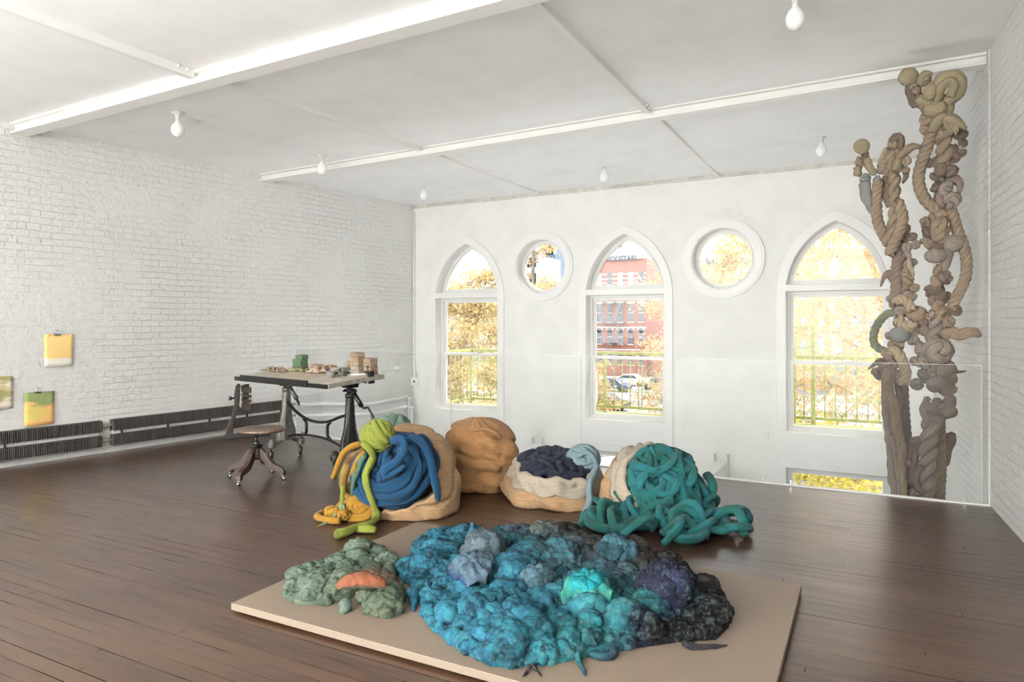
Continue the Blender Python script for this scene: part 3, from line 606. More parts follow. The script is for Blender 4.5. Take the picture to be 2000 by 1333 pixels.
# arched double stretcher
b = MB(); A0, A1 = .304, 1.42; mid = (A0+A1)/2
b.tube([g(A0+.03, CD, .62), g(A0+.16, CD, .535), g(A0+.36, CD, .465), g(mid, CD, .445), g(A1-.36, CD, .465), g(A1-.16, CD, .53), g(A1-.03, CD, .565)], .021, 10, step=.02, ell=.7)
b.tube([g(A0+.03, CD, .235), g(A0+.16, CD, .265), g(A0+.36, CD, .285), g(mid, CD, .288), g(A1-.36, CD, .275), g(A1-.2, CD, .24), g(A1-.03, CD, .19)], .019, 10, step=.02, ell=.7)
b.build('stretcher', M['iron'], T, smooth=True)
for s in (-1, 1): b = MB(); b.tube([g(mid+s*.235, CD, .46), g(mid+s*.19, CD, .42), g(mid+s*.185, CD, .36), g(mid+s*.19, CD, .31), g(mid+s*.235, CD, .28)], .019, 10, step=.02, ell=.7); b.build('strut', M['iron'], T, smooth=True)
b = MB(); b.tube([tp(TW-.34, TDL-.2, -.055), tp(TW-.16, TDL-.2, -.05), tp(TW-.03, TDL-.2, -.06)], .007, 8); b.build('tilt_lever', M['black'], T, smooth=True)

# things on the table
def onbox(name, u, v, la, ld, h, base=0., rot=0., mt=None, lab='', cat='', grp=None, jig=.0):
    a, d = tabpt(u, v); d = min(d, TDL-ld/2-.008) if name != 'glass_ruler' else d; b = MB()
    ca, sa = math.cos(rot), math.sin(rot)
    V = []
    for k, hh in enumerate((base+.0005, base+h)):
        for (s, t) in ((-1, -1), (1, -1), (1, 1), (-1, 1)):
            x, y = s*la/2+random.uniform(-jig, jig), t*ld/2+random.uniform(-jig, jig); V.append(tp(a+x*ca-y*sa, d+x*sa+y*ca, hh))
    b.hexa(V); o = b.build(name, mt, bevel=.003); return tag(o, lab, cat, grp)
def m_block(name, c0, c1):
    m = NM(name, .9, 0, c0); f = m.noise(m.vec('pos', (6, 6, 60)), 3, 6, .7); return m.out(m.ramp(f, [(.35, c0), (.65, c1)]), m.bump(f, .8, .006))
bg_ = m_block('green_block', (30, 44, 28), (76, 96, 70)); bb_ = m_block('brown_block', (80, 62, 48), (144, 122, 100)); bo_ = m_block('ochre_block', (94, 62, 32), (144, 110, 74)); bw_ = m_block('grey_block', (98, 90, 80), (148, 138, 122))
H = .045
gl = 'green and brown fibre blocks on the table'
onbox('felt_block', 607, 719.5, .17, .10, .036, 0, .1, m_block('dark_brown_block', (50, 40, 32), (84, 66, 52)), 'dark brown fibre block under the green stack, lowest piece', 'block', gl, .003)
onbox('felt_block', 611, 719.0, .15, .10, .042, .037, .05, bg_, 'dark green fibre block, second from the bottom of the green stack', 'block', gl, .003)
onbox('felt_block', 612, 719.0, .155, .10, .045, .080, .0, bg_, 'green fibre block just below the topmost one of the green stack', 'block', gl, .003)
onbox('felt_block', 616, 719.0, .12, .09, .046, .126, .08, bg_, 'topmost green fibre block of the green stack', 'block', gl, .003)
onbox('felt_block', 632, 722.5, .16, .08, .034, 0, -.1, bb_, 'lower flat brown fibre block beside the green stack', 'block', gl, .003)
onbox('felt_block', 633, 722.5, .16, .08, .036, .035, -.05, bb_, 'upper flat brown fibre block beside the green stack', 'block', gl, .003)
bl2 = 'brown fibre blocks stacked at the table end'
onbox('felt_block', 663, 723.5, .17, .09, .032, 0, .1, bo_, 'ochre orange fibre block lying under the rolled piece, lower one', 'block', bl2, .003)
onbox('felt_block', 662, 723.5, .16, .085, .036, .033, .06, bo_, 'ochre brown fibre block resting on the orange one, middle of the table', 'block', bl2, .003)
onbox('felt_block', 696, 724.0, .10, .09, .055, 0, .1, bw_, 'small grey fibre block between the roll and the tall stack', 'block', bl2, .003)
for k in range(5): onbox('felt_block', 715+(.8 if k % 2 else 0), 728, .13, .10, .044, k*.045, random.uniform(-.06, .06), bw_ if k < 2 else bb_, 'brown fibre block in the tall table stack, '+['bottom one', 'second from the bottom', 'middle one', 'second from the top', 'topmost one'][k], 'block', bl2, .003)
for k in range(4): onbox('felt_block', 735.5+(.6 if k % 2 else 0), 730.5, .105, .10, .042, k*.043, random.uniform(-.06, .06), bb_, 'dark brown fibre block in the short stack at the table end, '+['bottom one', 'second from the bottom', 'second from the top', 'topmost one'][k], 'block', bl2, .003)
def laid(name, b, mt, lab, cat, grp=None): return tag(b.build(name, mt, smooth=True), lab, cat, grp)
WF = .9; W = {}
W['roll'] = m_wool('tan_fibre', (128, 104, 80), (196, 172, 142)); W['grey'] = m_wool('grey_fibre', (120, 116, 108), (176, 170, 160)); W['dkgrey'] = m_wool('charcoal_fibre', (52, 50, 50), (96, 92, 88))
W['pink'] = m_wool('blush_fibre', (186, 156, 132), (222, 198, 176)); W['moss'] = m_wool('moss_fibre', (104, 102, 64), (160, 156, 112)); W['navy'] = m_wool('navy_scrap', (30, 36, 48), (60, 66, 80)); W['bark'] = m_wool('bark_fibre', (104, 84, 66), (170, 148, 122))
a, d = tabpt(684, 724); b = MB(); b.tube([tp(a-.10, d+.06, .062), tp(a, d+.01, .045), tp(a+.06, d-.02, .045)], [.036, .042, .044], 14, step=.02, wob=.05); laid('wool_roll', b, W['roll'], 'thick tan fibre roll lying across the ochre blocks', 'wool roll')
a, d = tabpt(647, 737.5); b = MB(); b.tube([tp(a-.12, d+.05, .030), tp(a, d, .032), tp(a+.03, d-.01, .032)], [.022, .032, .034], 14, step=.02, wob=.05); laid('wool_roll', b, W['grey'], 'small pale grey fibre roll near the front table corner', 'wool roll')
a, d = tabpt(664, 734.5); b = MB(); 
for q in range(4): b.tube([tp(a-.09, d+.03-.02*q, .02), tp(a-.04, d+.02*q-.02, .05+.004*q), tp(a+.03, d-.01*q, .035), tp(a+.10, d-.02+.01*q, .016)], .014, 8, step=.01, wob=.1)
laid('felt_scrap', b, W['dkgrey'], 'twisted charcoal felt strip beside the small grey roll', 'felt scrap')
a, d = tabpt(642, 727); b = MB(); b.ball(tp(a, d, .032), .05, 3, .25, (1, .8, .7)); laid('felt_scrap', b, W['navy'], 'dark navy felt lump in the middle of the table', 'felt scrap')
a, d = tabpt(678, 730); b = MB(); b.ball(tp(a, d, .012), .035, 3, .2, (1.1, .8, .3)); laid('felt_scrap', b, W['dkgrey'], 'small flat charcoal felt disc right of the twisted strip', 'felt scrap')
a, d = tabpt(657, 727); b = MB(); b.ball(tp(a, d, .028), .055, 3, .2, (1.3, .8, .5)); laid('wool_tuft', b, W['grey'], 'pale grey tuft behind the twisted charcoal strip', 'wool tuft')
def tuft(u, v, ra, rd, hh, n, r_, mt, lab, s=3):
    a, d = tabpt(u, v); b = MB()
    for k in range(n):
        x, y = a+random.uniform(-ra, ra), d+random.uniform(-rd, rd); th = random.uniform(-.8, .8); L = random.uniform(.03, .07)
        e = math.exp(-((x-a)/ra)**2); b.tube([tp(x-L*math.cos(th), y-L*math.sin(th), r_), tp(x, y, r_+hh*e*random.random()), tp(x+L*math.cos(th), y+L*math.sin(th), r_)], [r_*.5, r_, r_*.4], 6, step=.015, wob=.1)
    laid('wool_tuft', b, mt, lab, 'wool tuft')
tuft(537, 726, .20, .05, .05, 46, .010, W['bark'], 'pile of pale bark coloured fibre scraps at the left of the table'); tuft(588, 726, .13, .035, .025, 26, .012, W['moss'], 'moss green fibre strips in front of the green stack'); tuft(620, 729, .10, .05, .04, 30, .014, W['pink'], 'blush pink wool tufts in the middle of the table')
onbox('paper_sheet', 590, 733, .62, .30, .0015, .001, .0, m_plain('kraft_paper', (170, 156, 136), .8), 'large pale sheet of paper covering the middle of the tabletop', 'paper')
onbox('paper_sheet', 689, 734, .20, .14, .0015, .001, .2, m_plain('white_card', (214, 210, 202), .8), 'white card lying near the table end in front of the tall stack', 'paper')
onbox('paper_sheet', 705, 732.5, .19, .10, .012, .003, .15, M['paint'], 'thicker white board lying on the white card by the clamp', 'paper')
onbox('glass_ruler', 762, 727.5, .24, .05, .004, .0, -.05, m_plain('ruler_tint', (200, 205, 196), .2), 'thin translucent strip sticking out past the table end', 'ruler')
a, d = TW-.02, TDL-.16
r = root('bench_clamp', tp(a, d, -.05), 'black metal screw clamp gripping the table end beside the short stack', 'clamp')
b = MB(); tbox(b, a, a+.035, d-.03, d+.03, -.07, .055); tbox(b, a-.06, a+.03, d-.02, d+.02, .035, .055); b.build('jaw', M['black'], r, bevel=.003)
b = MB(); b.tube([tp(a-.03, d, .01), tp(a-.03, d, .10)], .007, 8, flat=True); b.lathe([(.004, 0), (.016, .004), (.016, .014), (.004, .018)], tp(a-.03, d, .09), 12, tuple(TN)); b.build('screw', M['black'], r)

WF = .42
# ================================================================ SWIVEL CHAIR
pc = [atZ(448, 934), atZ(465, 951), atZ(553, 939), atZ(535, 925)]
cc = sum(pc)/4; cc[2] = 0
mahog = NM('mahogany', .42, 0, (70,40,30), .25); f_ = mahog.noise(mahog.vec('pos', (3, 3, 22)), 5, 6, .65); mahog = mahog.out(mahog.ramp(f_, [(.3, (22, 13, 9)), (.7, (48, 30, 22))]), mahog.bump(f_, .1, .002))
dkw = NM('dark_walnut', .5, 0, (52, 32, 26), .15); f_ = dkw.noise(dkw.vec('pos', (3, 3, 22)), 5, 6, .65); dkw = dkw.out(dkw.ramp(f_, [(.3, (14, 9, 7)), (.7, (32, 21, 16))]))
seatm = NM('worn_seat', .35, 0, (100,66,48), .35); f_ = seatm.noise(seatm.vec('obj', (2, 10, 2)), 4, 5, .6); seatm = seatm.out(seatm.ramp(f_, [(.3, (56, 38, 29)), (.7, (104, 82, 66))]))
CH = root('swivel_chair', cc, 'antique wooden swivel chair with round seat and short slatted back on four curved legs', 'chair')
fw = np.array([.62, .785, 0]); fw /= np.linalg.norm(fw); sw = np.array([-fw[1], fw[0], 0])
ang0 = math.atan2(pc[1][1]-cc[1], pc[1][0]-cc[0])
for k in range(4):
    dr = np.array([math.cos(ang0+k*math.pi/2), math.sin(ang0+k*math.pi/2), 0]); sd_ = np.array([-dr[1], dr[0], 0]); Rr = .285
    # S-curved sawn leg: closed outline in (radial, z), extruded sideways
    top = [(.02, .305), (.06, .30), (.10, .265), (.14, .205), (.18, .165), (.235, .145), (.275, .125), (.297, .095), (.30, .055)]
    bot = [(.262, .050), (.258, .075), (.235, .088), (.20, .095), (.16, .105), (.125, .125), (.09, .165), (.06, .20), (.02, .215)]
    pts = top+bot; n = len(pts); V = []
    for s in (-.024, .024):
        for (r_, z) in pts: V.append(cc+dr*r_*Rr/.285+sd_*s+np.array([0, 0, z]))
    b = MB(); tr = tessellate_polygon([[Vector((p[0], p[1], 0)) for p in pts]])
    b.add(V, [tuple(t) for t in tr]+[(t[2]+n, t[1]+n, t[0]+n) for t in tr]+[(i, (i+1) % n, (i+1) % n+n, i+n) for i in range(n)])
    leg = b.build('leg', mahog, CH, fix=True, bevel=.007)
    e = cc+dr*.28
    b = MB(); b.lathe([(.012, .055), (.017, .05), (.017, .042), (.008, .038), (.008, .028)], e, 14); b.lathe([(0, -.009), (.017, -.011), (.019, 0), (.017, .011), (0, .009)], e+dr*.006+[0, 0, .019], 18, tuple(sd_+dr*.5), False); b.build('caster', M['chrome'], leg, smooth=True)
b = MB(); b.lathe([(.055, .20), (.060, .22), (.056, .30), (.04, .315)], cc, 18); b.build('hub', dkw, CH, smooth=True)
b = MB(); b.lathe([(.03, .312), (.062, .318), (.066, .328), (.055, .335), (.035, .338), (.03, .352), (.034, .36), (.016, .365), (.013, .40), (.013, .435)], cc, 24); b.build('height_screw', M['iron'], CH, smooth=True)
b = MB(); b.lathe([(.02, .405), (.04, .42), (.045, .44)], cc, 18)
def cbox(b, f0, f1, s0, s1, z0, z1, ff=None):
    V = [cc+fw*f+sw*s+np.array([0, 0, z]) for z in (z0, z1) for (f, s) in ((f0, s0), (f1, s0), (f1, s1), (f0, s1))]; return b.hexa(V)
cbox(b, -.24, .10, -.03, .03, .415, .452); cbox(b, .02, .12, -.10, .10, .42, .455); b.build('seat_bracket', M['black'], CH, bevel=.004)
sc_ = cc+fw*.045
b = MB(); b.lathe([(0, .452), (.17, .452), (.205, .458), (.222, .472), (.224, .482), (.214, .492), (.19, .494), (.12, .486), (0, .480)], sc_, 48, cap=False); b.build('seat', seatm, CH, smooth=True)
# bentwood back post
pz = [(-.235, .40), (-.245, .44), (-.232, .52), (-.215, .58), (-.19, .66), (-.175, .74), (-.172, .82), (-.165, .90), (-.158, .925)]; wd = [.03, .034, .03, .022, .020, .022, .026, .022, .012]
V = []; n = len(pz)
for (f, z), w_ in zip(pz, wd):
    for (s, t) in ((-1, -1), (1, -1), (1, 1), (-1, 1)): V.append(cc+fw*(f+s*w_)+sw*t*.021+np.array([0, 0, z]))
b = MB(); b.add(V, [(i*4+j, i*4+(j+1) % 4, (i+1)*4+(j+1) % 4, (i+1)*4+j) for i in range(n-1) for j in range(4)]+[(3, 2, 1, 0), tuple((n-1)*4+j for j in range(4))]); b.build('back_post', dkw, CH, bevel=.006, fix=True)
b = MB(); b.lathe([(.008, 0), (.008, .03), (.02, .034), (.022, .05), (.012, .056)], cc+fw*-.19+np.array([0, 0, .79]), 12, tuple(-fw)); b.build('adjusting_knob', M['black'], CH, smooth=True)
for (z0, z1) in ((.85, .905), (.805, .835), (.76, .79), (.685, .745)):
    V = []; n = 13
    for i in range(n):
        s = -.19+.38*i/(n-1); f = -.13+1.9*s*s
        for (df, z) in ((-.008, z0), (.008, z0), (.008, z1), (-.008, z1)): V.append(cc+fw*(f+df)+sw*s+np.array([0, 0, z]))
    b = MB(); b.add(V, [(i*4+j, i*4+(j+1) % 4, (i+1)*4+(j+1) % 4, (i+1)*4+j) for i in range(n-1) for j in range(4)]+[(3, 2, 1, 0), tuple((n-1)*4+j for j in range(4))]); b.build('back_slat', dkw, CH, fix=True, bevel=.003)
b = MB(); cbox(b, -.15, -.125, -.012, .012, .70, .90); b.build('slat_rod', M['chrome'], CH)
# ================================================================ SACKS AND WOOL
from mathutils.bvhtree import BVHTree
burl = m_burlap('burlap'); burl2 = m_burlap('burlap_orange', (140, 98, 60), (170, 126, 82)); linen = m_burlap('linen_lining', (164, 148, 128), (190, 176, 156), 700)
R3, F3, Z3 = _R, _F, np.array([0, 0, 1.])
def nrm(v): v = np.array(v, float); return v/np.linalg.norm(v)
def basis(n):
    n = nrm(n); u = nrm(np.cross(Z3, n)) if abs(n[2]) < .99 else np.array(R3); return u, np.cross(n, u), n
def sackmesh(b, c, prof, n=(0, 0, 1), sx=1, sy=1, amp=.04, crease=.03, seed=0., seg=88, off=0., zmin=.004, shift=None, wav=0., sag=0.):
    u, v_, n = basis(n); _, pr = catmull([(r, z, 0) for r, z in prof], .016); V = []; c = np.array(c, float)
    for p in pr:
        r0, z0 = p[0], p[1]
        for j in range(seg):
            th = 2*math.pi*j/seg; ct, st = math.cos(th), math.sin(th)
            q = Vector((ct*1.4+seed, st*1.4, z0*3)); a = noise.noise(q)*amp+noise.noise(q*2.3+Vector((9, 0, 0)))*amp*.4
            f = abs(noise.noise(Vector((ct*1.1+seed, st*1.1+5, z0*7+1.2*ct)))); f2 = abs(noise.noise(Vector((ct*2.2+seed, st*2.2+8, z0*3))))
            a -= crease*max(0, .22-f)*3+crease*.6*max(0, .14-f2)*3
            r = max(0, r0*(1+off/max(r0, .1))+a*min(1, r0/.15)); z = z0+wav*noise.noise(Vector((ct*2.4, st*2.4, seed)))
            pt = c+u*ct*r*sx+v_*st*r*sy+n*z
            if shift is not None: pt = pt+np.array(shift)*max(0, z0)
            if sag: kk = max(0, .24-pt[2])/.24; dxy = pt[:2]-c[:2]+n[:2]*.25; pt[:2] += dxy*sag*kk*min(1, r0/.3)
            if pt[2] < zmin: pt[2] = zmin
            V.append(pt)
    m = len(pr); Fc = [(i*seg+j, i*seg+(j+1) % seg, (i+1)*seg+(j+1) % seg, (i+1)*seg+j) for i in range(m-1) for j in range(seg)]
    return b.add(V, Fc)
BVS = []
def addbv(b): BVS.append(BVHTree.FromPolygons([tuple(v) for v in np.concatenate(b.v)], b.f))
def drape(u, v, r=.03, fb=None):
    d = ray(u, v); dn = nrm(d); best = None
    for t in BVS:
        h = t.ray_cast(Vector(_C), Vector(dn))
        if h[0] is not None and (best is None or h[3] < best[1]): best = (np.array(h[0]), h[3])
    if d[2] < 0:
        tf = -EYE/d[2]; q = _C+d*tf
        if best is None or np.linalg.norm(q-_C) < best[1]:
            if fb is None or tf < fb: return q+np.array([0, 0, r])
            if best is None: return _C+d*fb
    if best is None: return _C+d*(fb or 5.5)
    return best[0]-dn*r*.9
def dl(pts, r, fb=None): return [drape(u, v, r, fb) for u, v in pts]
def smooth_drape(pts, r, fb, out=.03):
    D = [float((drape(u, v, r, fb)-_C) @ _F) for u, v in pts]; n = len(D)
    D = [min(D[max(0, i-2):i+3]) for i in range(n)]; D = [sum(D[max(0, i-1):i+2])/len(D[max(0, i-1):i+2])-out for i in range(n)]
    return [_C+ray(u, v)*d for (u, v), d in zip(pts, D)]
def clampz(P, r): return [np.array([p[0], p[1], max(p[2], r*.9)]) for p in P]
def heap(b, c, n, R, hgt, count, r, L=.35, seed=1, curv=9., sy=1., lift=.04, zmin=.004, seg=9):
    rs = random.Random(seed); u, v_, n = basis(n); c = np.array(c, float)
    
    V, Fc = ico(3); W_ = np.array([c+u*p[0]*R*.97+v_*p[1]*R*.97*sy+n*(p[2]*hgt*.95-.015) for p in V]); W_[:, 2] = np.maximum(W_[:, 2], zmin); b.add(W_, Fc, V*.3)
    for k in range(count):
        rr = R*math.sqrt(rs.random())*.93; th = rs.random()*6.283; x, y = rr*math.cos(th), rr*math.sin(th); h = rs.random()*6.283; cv = rs.uniform(-curv, curv); P = []; st = L/9
        lf = lift*rs.random()
        for i in range(10):
            q = math.hypot(x, y)/R
            if q > .97: x, y = x/q*.97, y/q*.97; h += .9
            cap = math.sqrt(max(0, 1-min(1, (x*x+y*y)/R/R)))
            p = c+u*x+v_*y*sy+n*(hgt*cap+lf*math.sin(math.pi*i/9)+r*.35)
            p[2] = max(p[2], r+zmin); P.append(p)
            h += cv*st+rs.uniform(-.35, .35); x += st*math.cos(h); y += st*math.sin(h)
        b.tube(P, [r*(.7 if i in (0, 9) else 1)*rs.uniform(.88, 1.1) for i in range(10)], seg, step=r*.75, wob=.10, lobes=3, ell=.85)
def wool(nm, c0, c1, c2=None): return m_wool(nm, c0, c1, c2)
WM = {'blue': wool('royal_blue_wool', (4, 46, 80), (14, 76, 114), (8, 62, 100)), 'navy': wool('navy_wool', (12, 14, 28), (26, 30, 56)), 'teal': wool('teal_wool', (10, 86, 94), (38, 134, 136), (20, 98, 86)),
      'ice': wool('pale_blue_wool', (130, 160, 168), (172, 196, 202)), 'lime': wool('lime_wool', (128, 136, 34), (172, 178, 70)), 'sage': wool('sage_wool', (84, 114, 94), (128, 154, 132)),
      'mustard': wool('mustard_wool', (160, 104, 12), (200, 146, 40)), 'mix': wool('mustard_lime_wool', (150, 108, 36), (184, 156, 70), (112, 76, 44)), 'sea': wool('sea_green_wool', (62, 100, 84), (98, 138, 118)), 'paleaf': wool('pale_leaf_wool', (140, 166, 104), (176, 196, 140))}
# --- closed sack
c2 = atZ(949, 952); b = MB(); sackmesh(b, c2, [(0, 0), (.27, .0), (.325, .03), (.345, .10), (.325, .175), (.35, .27), (.362, .37), (.34, .46), (.27, .55), (.15, .61), (.05, .632), (0, .634)], amp=.07, crease=.065, seed=3.3, shift=-R3*.14+F3*.05)
S2 = root('burlap_sack', c2, 'tall closed orange brown burlap sack with a folded over top, nothing spilling out', 'sack', 'burlap sacks of wool'); b.build('bag', burl2, S2, smooth=True); addbv(b)
b = MB(); P = dl([(925, 843), (940, 838), (955, 840), (970, 848), (977, 858)], .0); b.tube(P, [.02, .035, .045, .042, .025], 14, step=.01, wob=.12, ell=.45); b.build('top_fold', burl2, S2, smooth=True)
# --- sack of navy wool
c3 = atZ(1079, 972); n3 = nrm(Z3-F3*.20+R3*.04)
b = MB(); sackmesh(b, c3, [(0, 0), (.30, .0), (.41, .02), (.455, .08), (.44, .15), (.39, .215), (.365, .27), (.35, .29), (.335, .24), (.32, .16)], n3, amp=.06, crease=.04, seed=8.1, shift=None)
S3 = root('burlap_sack', c3, 'low open burlap sack with a pale folded lining, filled with navy wool', 'sack', 'burlap sacks of wool'); b.build('bag', burl, S3, smooth=True); addbv(b)
b = MB(); sackmesh(b, c3, [(.315, .17), (.325, .26), (.340, .315), (.365, .315), (.385, .27), (.405, .20), (.412, .185)], n3, amp=.05, crease=.05, seed=8.1, off=.012, wav=.05); ln = b.build('lining', linen, S3, smooth=True); ln.modifiers.new('t', 'SOLIDIFY').thickness = .006; addbv(b)
b = MB(); heap(b, c3+n3*.24, n3, .315, .11, 150, .024, .26, 5, 16, lift=.05); o = tag(b.build('wool_heap', WM['navy'], smooth=True), 'tangled heap of dark navy wool filling the low open sack', 'wool', 'heaps of unspun wool in the sacks'); addbv(b)
q = drape(1141, 905, .0); ctr = q+np.array([0, 0, .03])+F3*.06
b = MB(); b.winding(ctr, .125, 20, .22, (1.1, 1.05, .82), axis=(.2, .3, 1)); tag(b.build('wool_ball', WM['ice'], smooth=True), 'pale ice blue ball of wool on the navy heap, its tail hanging over the rim', 'wool ball', 'balls of wool on the sacks'); addbv(b)
b = MB(); P = dl([(1128, 893), (1145, 884), (1158, 893), (1164, 910), (1158, 930), (1150, 950), (1151, 972), (1146, 995), (1139, 1006)], .03, 5.3); b.tube(P, [.022, .034, .040, .044, .047, .047, .046, .044, .036], 12, wob=.12, lobes=3, ell=.55)
for k in range(7): e = P[-1]; b.tube([e, e+R3*.012*(k-3)+[0, 0, -.03], e+R3*.016*(k-3)+[0, 0, -.05-.01*(k % 3)]], [.007, .005, .001], 5, step=.01, zmin=.002)
tag(b.build('wool_strand', WM['ice'], smooth=True), 'pale blue flat strand with a frayed end hanging down the sack front', 'wool strand', 'loose hanging strands of wool')
# --- tipped sack of teal wool
m4 = atZ(1302, 955, .21); n4 = nrm(-F3*.80+R3*.34+Z3*.62)
b = MB(); sackmesh(b, m4, [(0, -.56), (.12, -.55), (.28, -.50), (.38, -.40), (.425, -.27), (.415, -.14), (.375, -.03), (.35, .0), (.335, -.03), (.32, -.10)], n4, amp=.055, crease=.045, seed=14.7, sag=.08)
S4 = root('burlap_sack', (m4[0], m4[1]+.15, 0), 'burlap sack tipped on its side with pale lining, spilling teal wool onto the floor', 'sack', 'burlap sacks of wool'); b.build('bag', burl, S4, smooth=True); addbv(b)
b = MB(); sackmesh(b, m4, [(.315, -.10), (.33, -.02), (.352, .012), (.378, -.01), (.40, -.07), (.425, -.14), (.432, -.17)], n4, amp=.055, crease=.06, seed=14.7, off=.010, wav=.05); ln = b.build('lining', linen, S4, smooth=True); ln.modifiers.new('t', 'SOLIDIFY').thickness = .006
b = MB(); heap(b, m4-n4*.02, n4, .335, .12, 46, .034, .42, 21, 8, lift=.07, seg=11)
rs = random.Random(4)
# spill in front of the mouth: loops lying on the floor
for k in range(84):
    t = rs.random(); uc = 1175+t*235; vc = 1062-24*(1-t)-abs(t-.55)*26-rs.random()*40; p = atZ(uc, vc); h = rs.uniform(0, 6.28); cv = rs.choice((-1, 1))*rs.uniform(4, 11); P = []; z0 = rs.random()*(.15 if 1220 < uc < 1390 else .09)
    for i in range(10): P.append(np.array([p[0], p[1], .034+z0*math.sin(math.pi*i/9)])); h += cv*.042; p = p+np.array([math.cos(h), math.sin(h), 0])*.042
    b.tube(P, [.034*rs.uniform(.8, 1.05) for _ in P], 11, step=.022, wob=.10, lobes=3, ell=.8)
for pts in ([(1215, 1045), (1190, 1030), (1165, 1028), (1148, 1034), (1165, 1046), (1195, 1052), (1225, 1048)], [(1250, 1010), (1238, 1030), (1210, 1050), (1190, 1054)], [(1360, 985), (1350, 1010), (1325, 1022), (1290, 1024), (1272, 1005), (1262, 980), (1275, 950), (1284, 925)], [(1265, 905), (1278, 915), (1295, 912), (1312, 905), (1330, 925), (1350, 955), (1362, 985)],
            [(1310, 1060), (1330, 1072), (1365, 1068), (1378, 1052), (1355, 1045), (1325, 1035), (1310, 1042)], [(1380, 1000), (1398, 1022), (1415, 1030), (1425, 1048), (1408, 1055), (1385, 1050)], [(1375, 940), (1385, 960), (1388, 985), (1380, 1005), (1400, 1015)]):
    P = clampz([q_ for q_ in [drape(u, v, .0, 5.6) for u, v in pts]], .036); P = [p+n4*.05*(1 if p[2] > .1 else 0)+np.array([0, 0, .03]) for p in P]; b.tube(P, .036, 12, wob=.08, lobes=3, ell=.85, zmin=.002)
for k in range(14): e = atZ(1420, 1040)+[0, 0, .03]; q_ = atZ(1437+k*.6, 1042+k*.5); b.tube([e, (e+q_)/2+[0, 0, .02], q_+[0, 0, .006]], [.006, .003, .0008], 4, step=.02)
tag(b.build('wool_heap', WM['teal'], smooth=True), 'big heap of teal wool bulging from the tipped sack and sprawling over the floor', 'wool', 'heaps of unspun wool in the sacks'); addbv(b)
# --- sack under the royal blue coil
m1 = atZ(772, 922, .34); n1 = nrm(-F3*.84-R3*.16+Z3*.48)
b = MB(); sackmesh(b, m1, [(0, -.58), (.14, -.565), (.31, -.50), (.41, -.38), (.445, -.25), (.42, -.12), (.36, -.02), (.335, .0), (.32, -.04), (.30, -.1)], n1, amp=.06, crease=.05, seed=25.2, sag=.14)
S1 = root('burlap_sack', (m1[0], m1[1]+.1, 0), 'leaning burlap sack on the left, its mouth hidden by the royal blue coil', 'sack', 'burlap sacks of wool'); b.build('bag', burl, S1, smooth=True); addbv(b)
b = MB(); u_, v_, nn = basis(n1); R_ = .345; c1 = m1+nn*.0
V, Fc = ico(3); W_ = np.array([c1+u_*p[0]*.30+v_*p[1]*.30+nn*(p[2]*.16) for p in V]); b.add(W_, Fc, V*.3)
P = []; rs = random.Random(9)
for i in range(150):
    t = i/149; th = -t*6.3*2*math.pi*.92+1.2; r_ = .07+.245*(1-t)**.85; r_ *= 1+.05*math.sin(th*2.3+1)+.03*math.sin(th*5); cap = math.sqrt(max(0, 1-(r_/.33)**2)); P.append(c1+u_*math.cos(th)*r_+v_*math.sin(th)*r_*.92+nn*(.19*cap+.02*math.sin(th*1.7)))
b.tube([p if p[2] > .03 else np.array([p[0], p[1], .03]) for p in P], .033, 12, step=.028, wob=.12, lobes=3)
P = []
for i in range(70):
    t = i/69; th = t*3.1*2*math.pi+.4; r_ = .265-.08*t+.03*math.sin(th*1.5); cap = math.sqrt(max(0, 1-(r_/.33)**2)); P.append(c1+u_*math.cos(th)*r_+v_*math.sin(th)*r_*.88+nn*(.225*cap+.025))
b.tube([p if p[2] > .03 else np.array([p[0], p[1], .03]) for p in P], .030, 12, step=.028, wob=.12, lobes=3)
heap(b, c1+nn*.06, nn, .17, .15, 16, .028, .3, 31, 9, lift=.05)
addbv(b)
for pts in ([(790, 868), (805, 856), (822, 862), (831, 875), (837, 888), (842, 902), (844, 916), (847, 930), (850, 944), (853, 958), (856, 978)], [(765, 862), (784, 858), (790, 876), (778, 900), (757, 915), (752, 928), (768, 926), (790, 910)], [(820, 852), (832, 862), (840, 884), (841, 905)]):
    b.tube(clampz(smooth_drape(pts, .04, 5.6), .03), [.030]*(len(pts)-1)+[.016], 12, wob=.12, lobes=3)
tag(b.build('wool_coil', WM['blue'], smooth=True), 'big spiral coil of royal blue wool over the leaning sack mouth, one tail hanging right', 'wool', 'heaps of unspun wool in the sacks'); addbv(b)
def ballat(u, v, dep, r, key, lab, n=20, sc=(1, 1, .95), zmin=None, cat='wool ball', axis=None, grp='balls of wool on the sacks', tr=.24):
    c = _C+ray(u, v)*dep; 
    if zmin is not None: c[2] = max(c[2], zmin)
    b = MB(); b.winding(c, r, n, tr, sc, zmin=.002, axis=axis); addbv(b); return tag(b.build('wool_ball', WM[key], smooth=True), lab, cat, grp)
ballat(772, 838, 5.82, .125, 'sage', 'sage green ball of wool behind the lime ball on the leaning sack')
b = MB(); b.knot(_C+ray(751, 823)*5.78, .045, 2); tag(b.build('wool_knot', WM['sage'], smooth=True), 'small sage green wool knot on top of the sage ball', 'wool knot')
ballat(738, 851, 5.22, .122, 'lime', 'lime green ball of wool perched above the royal blue coil', axis=(.1, .2, 1))
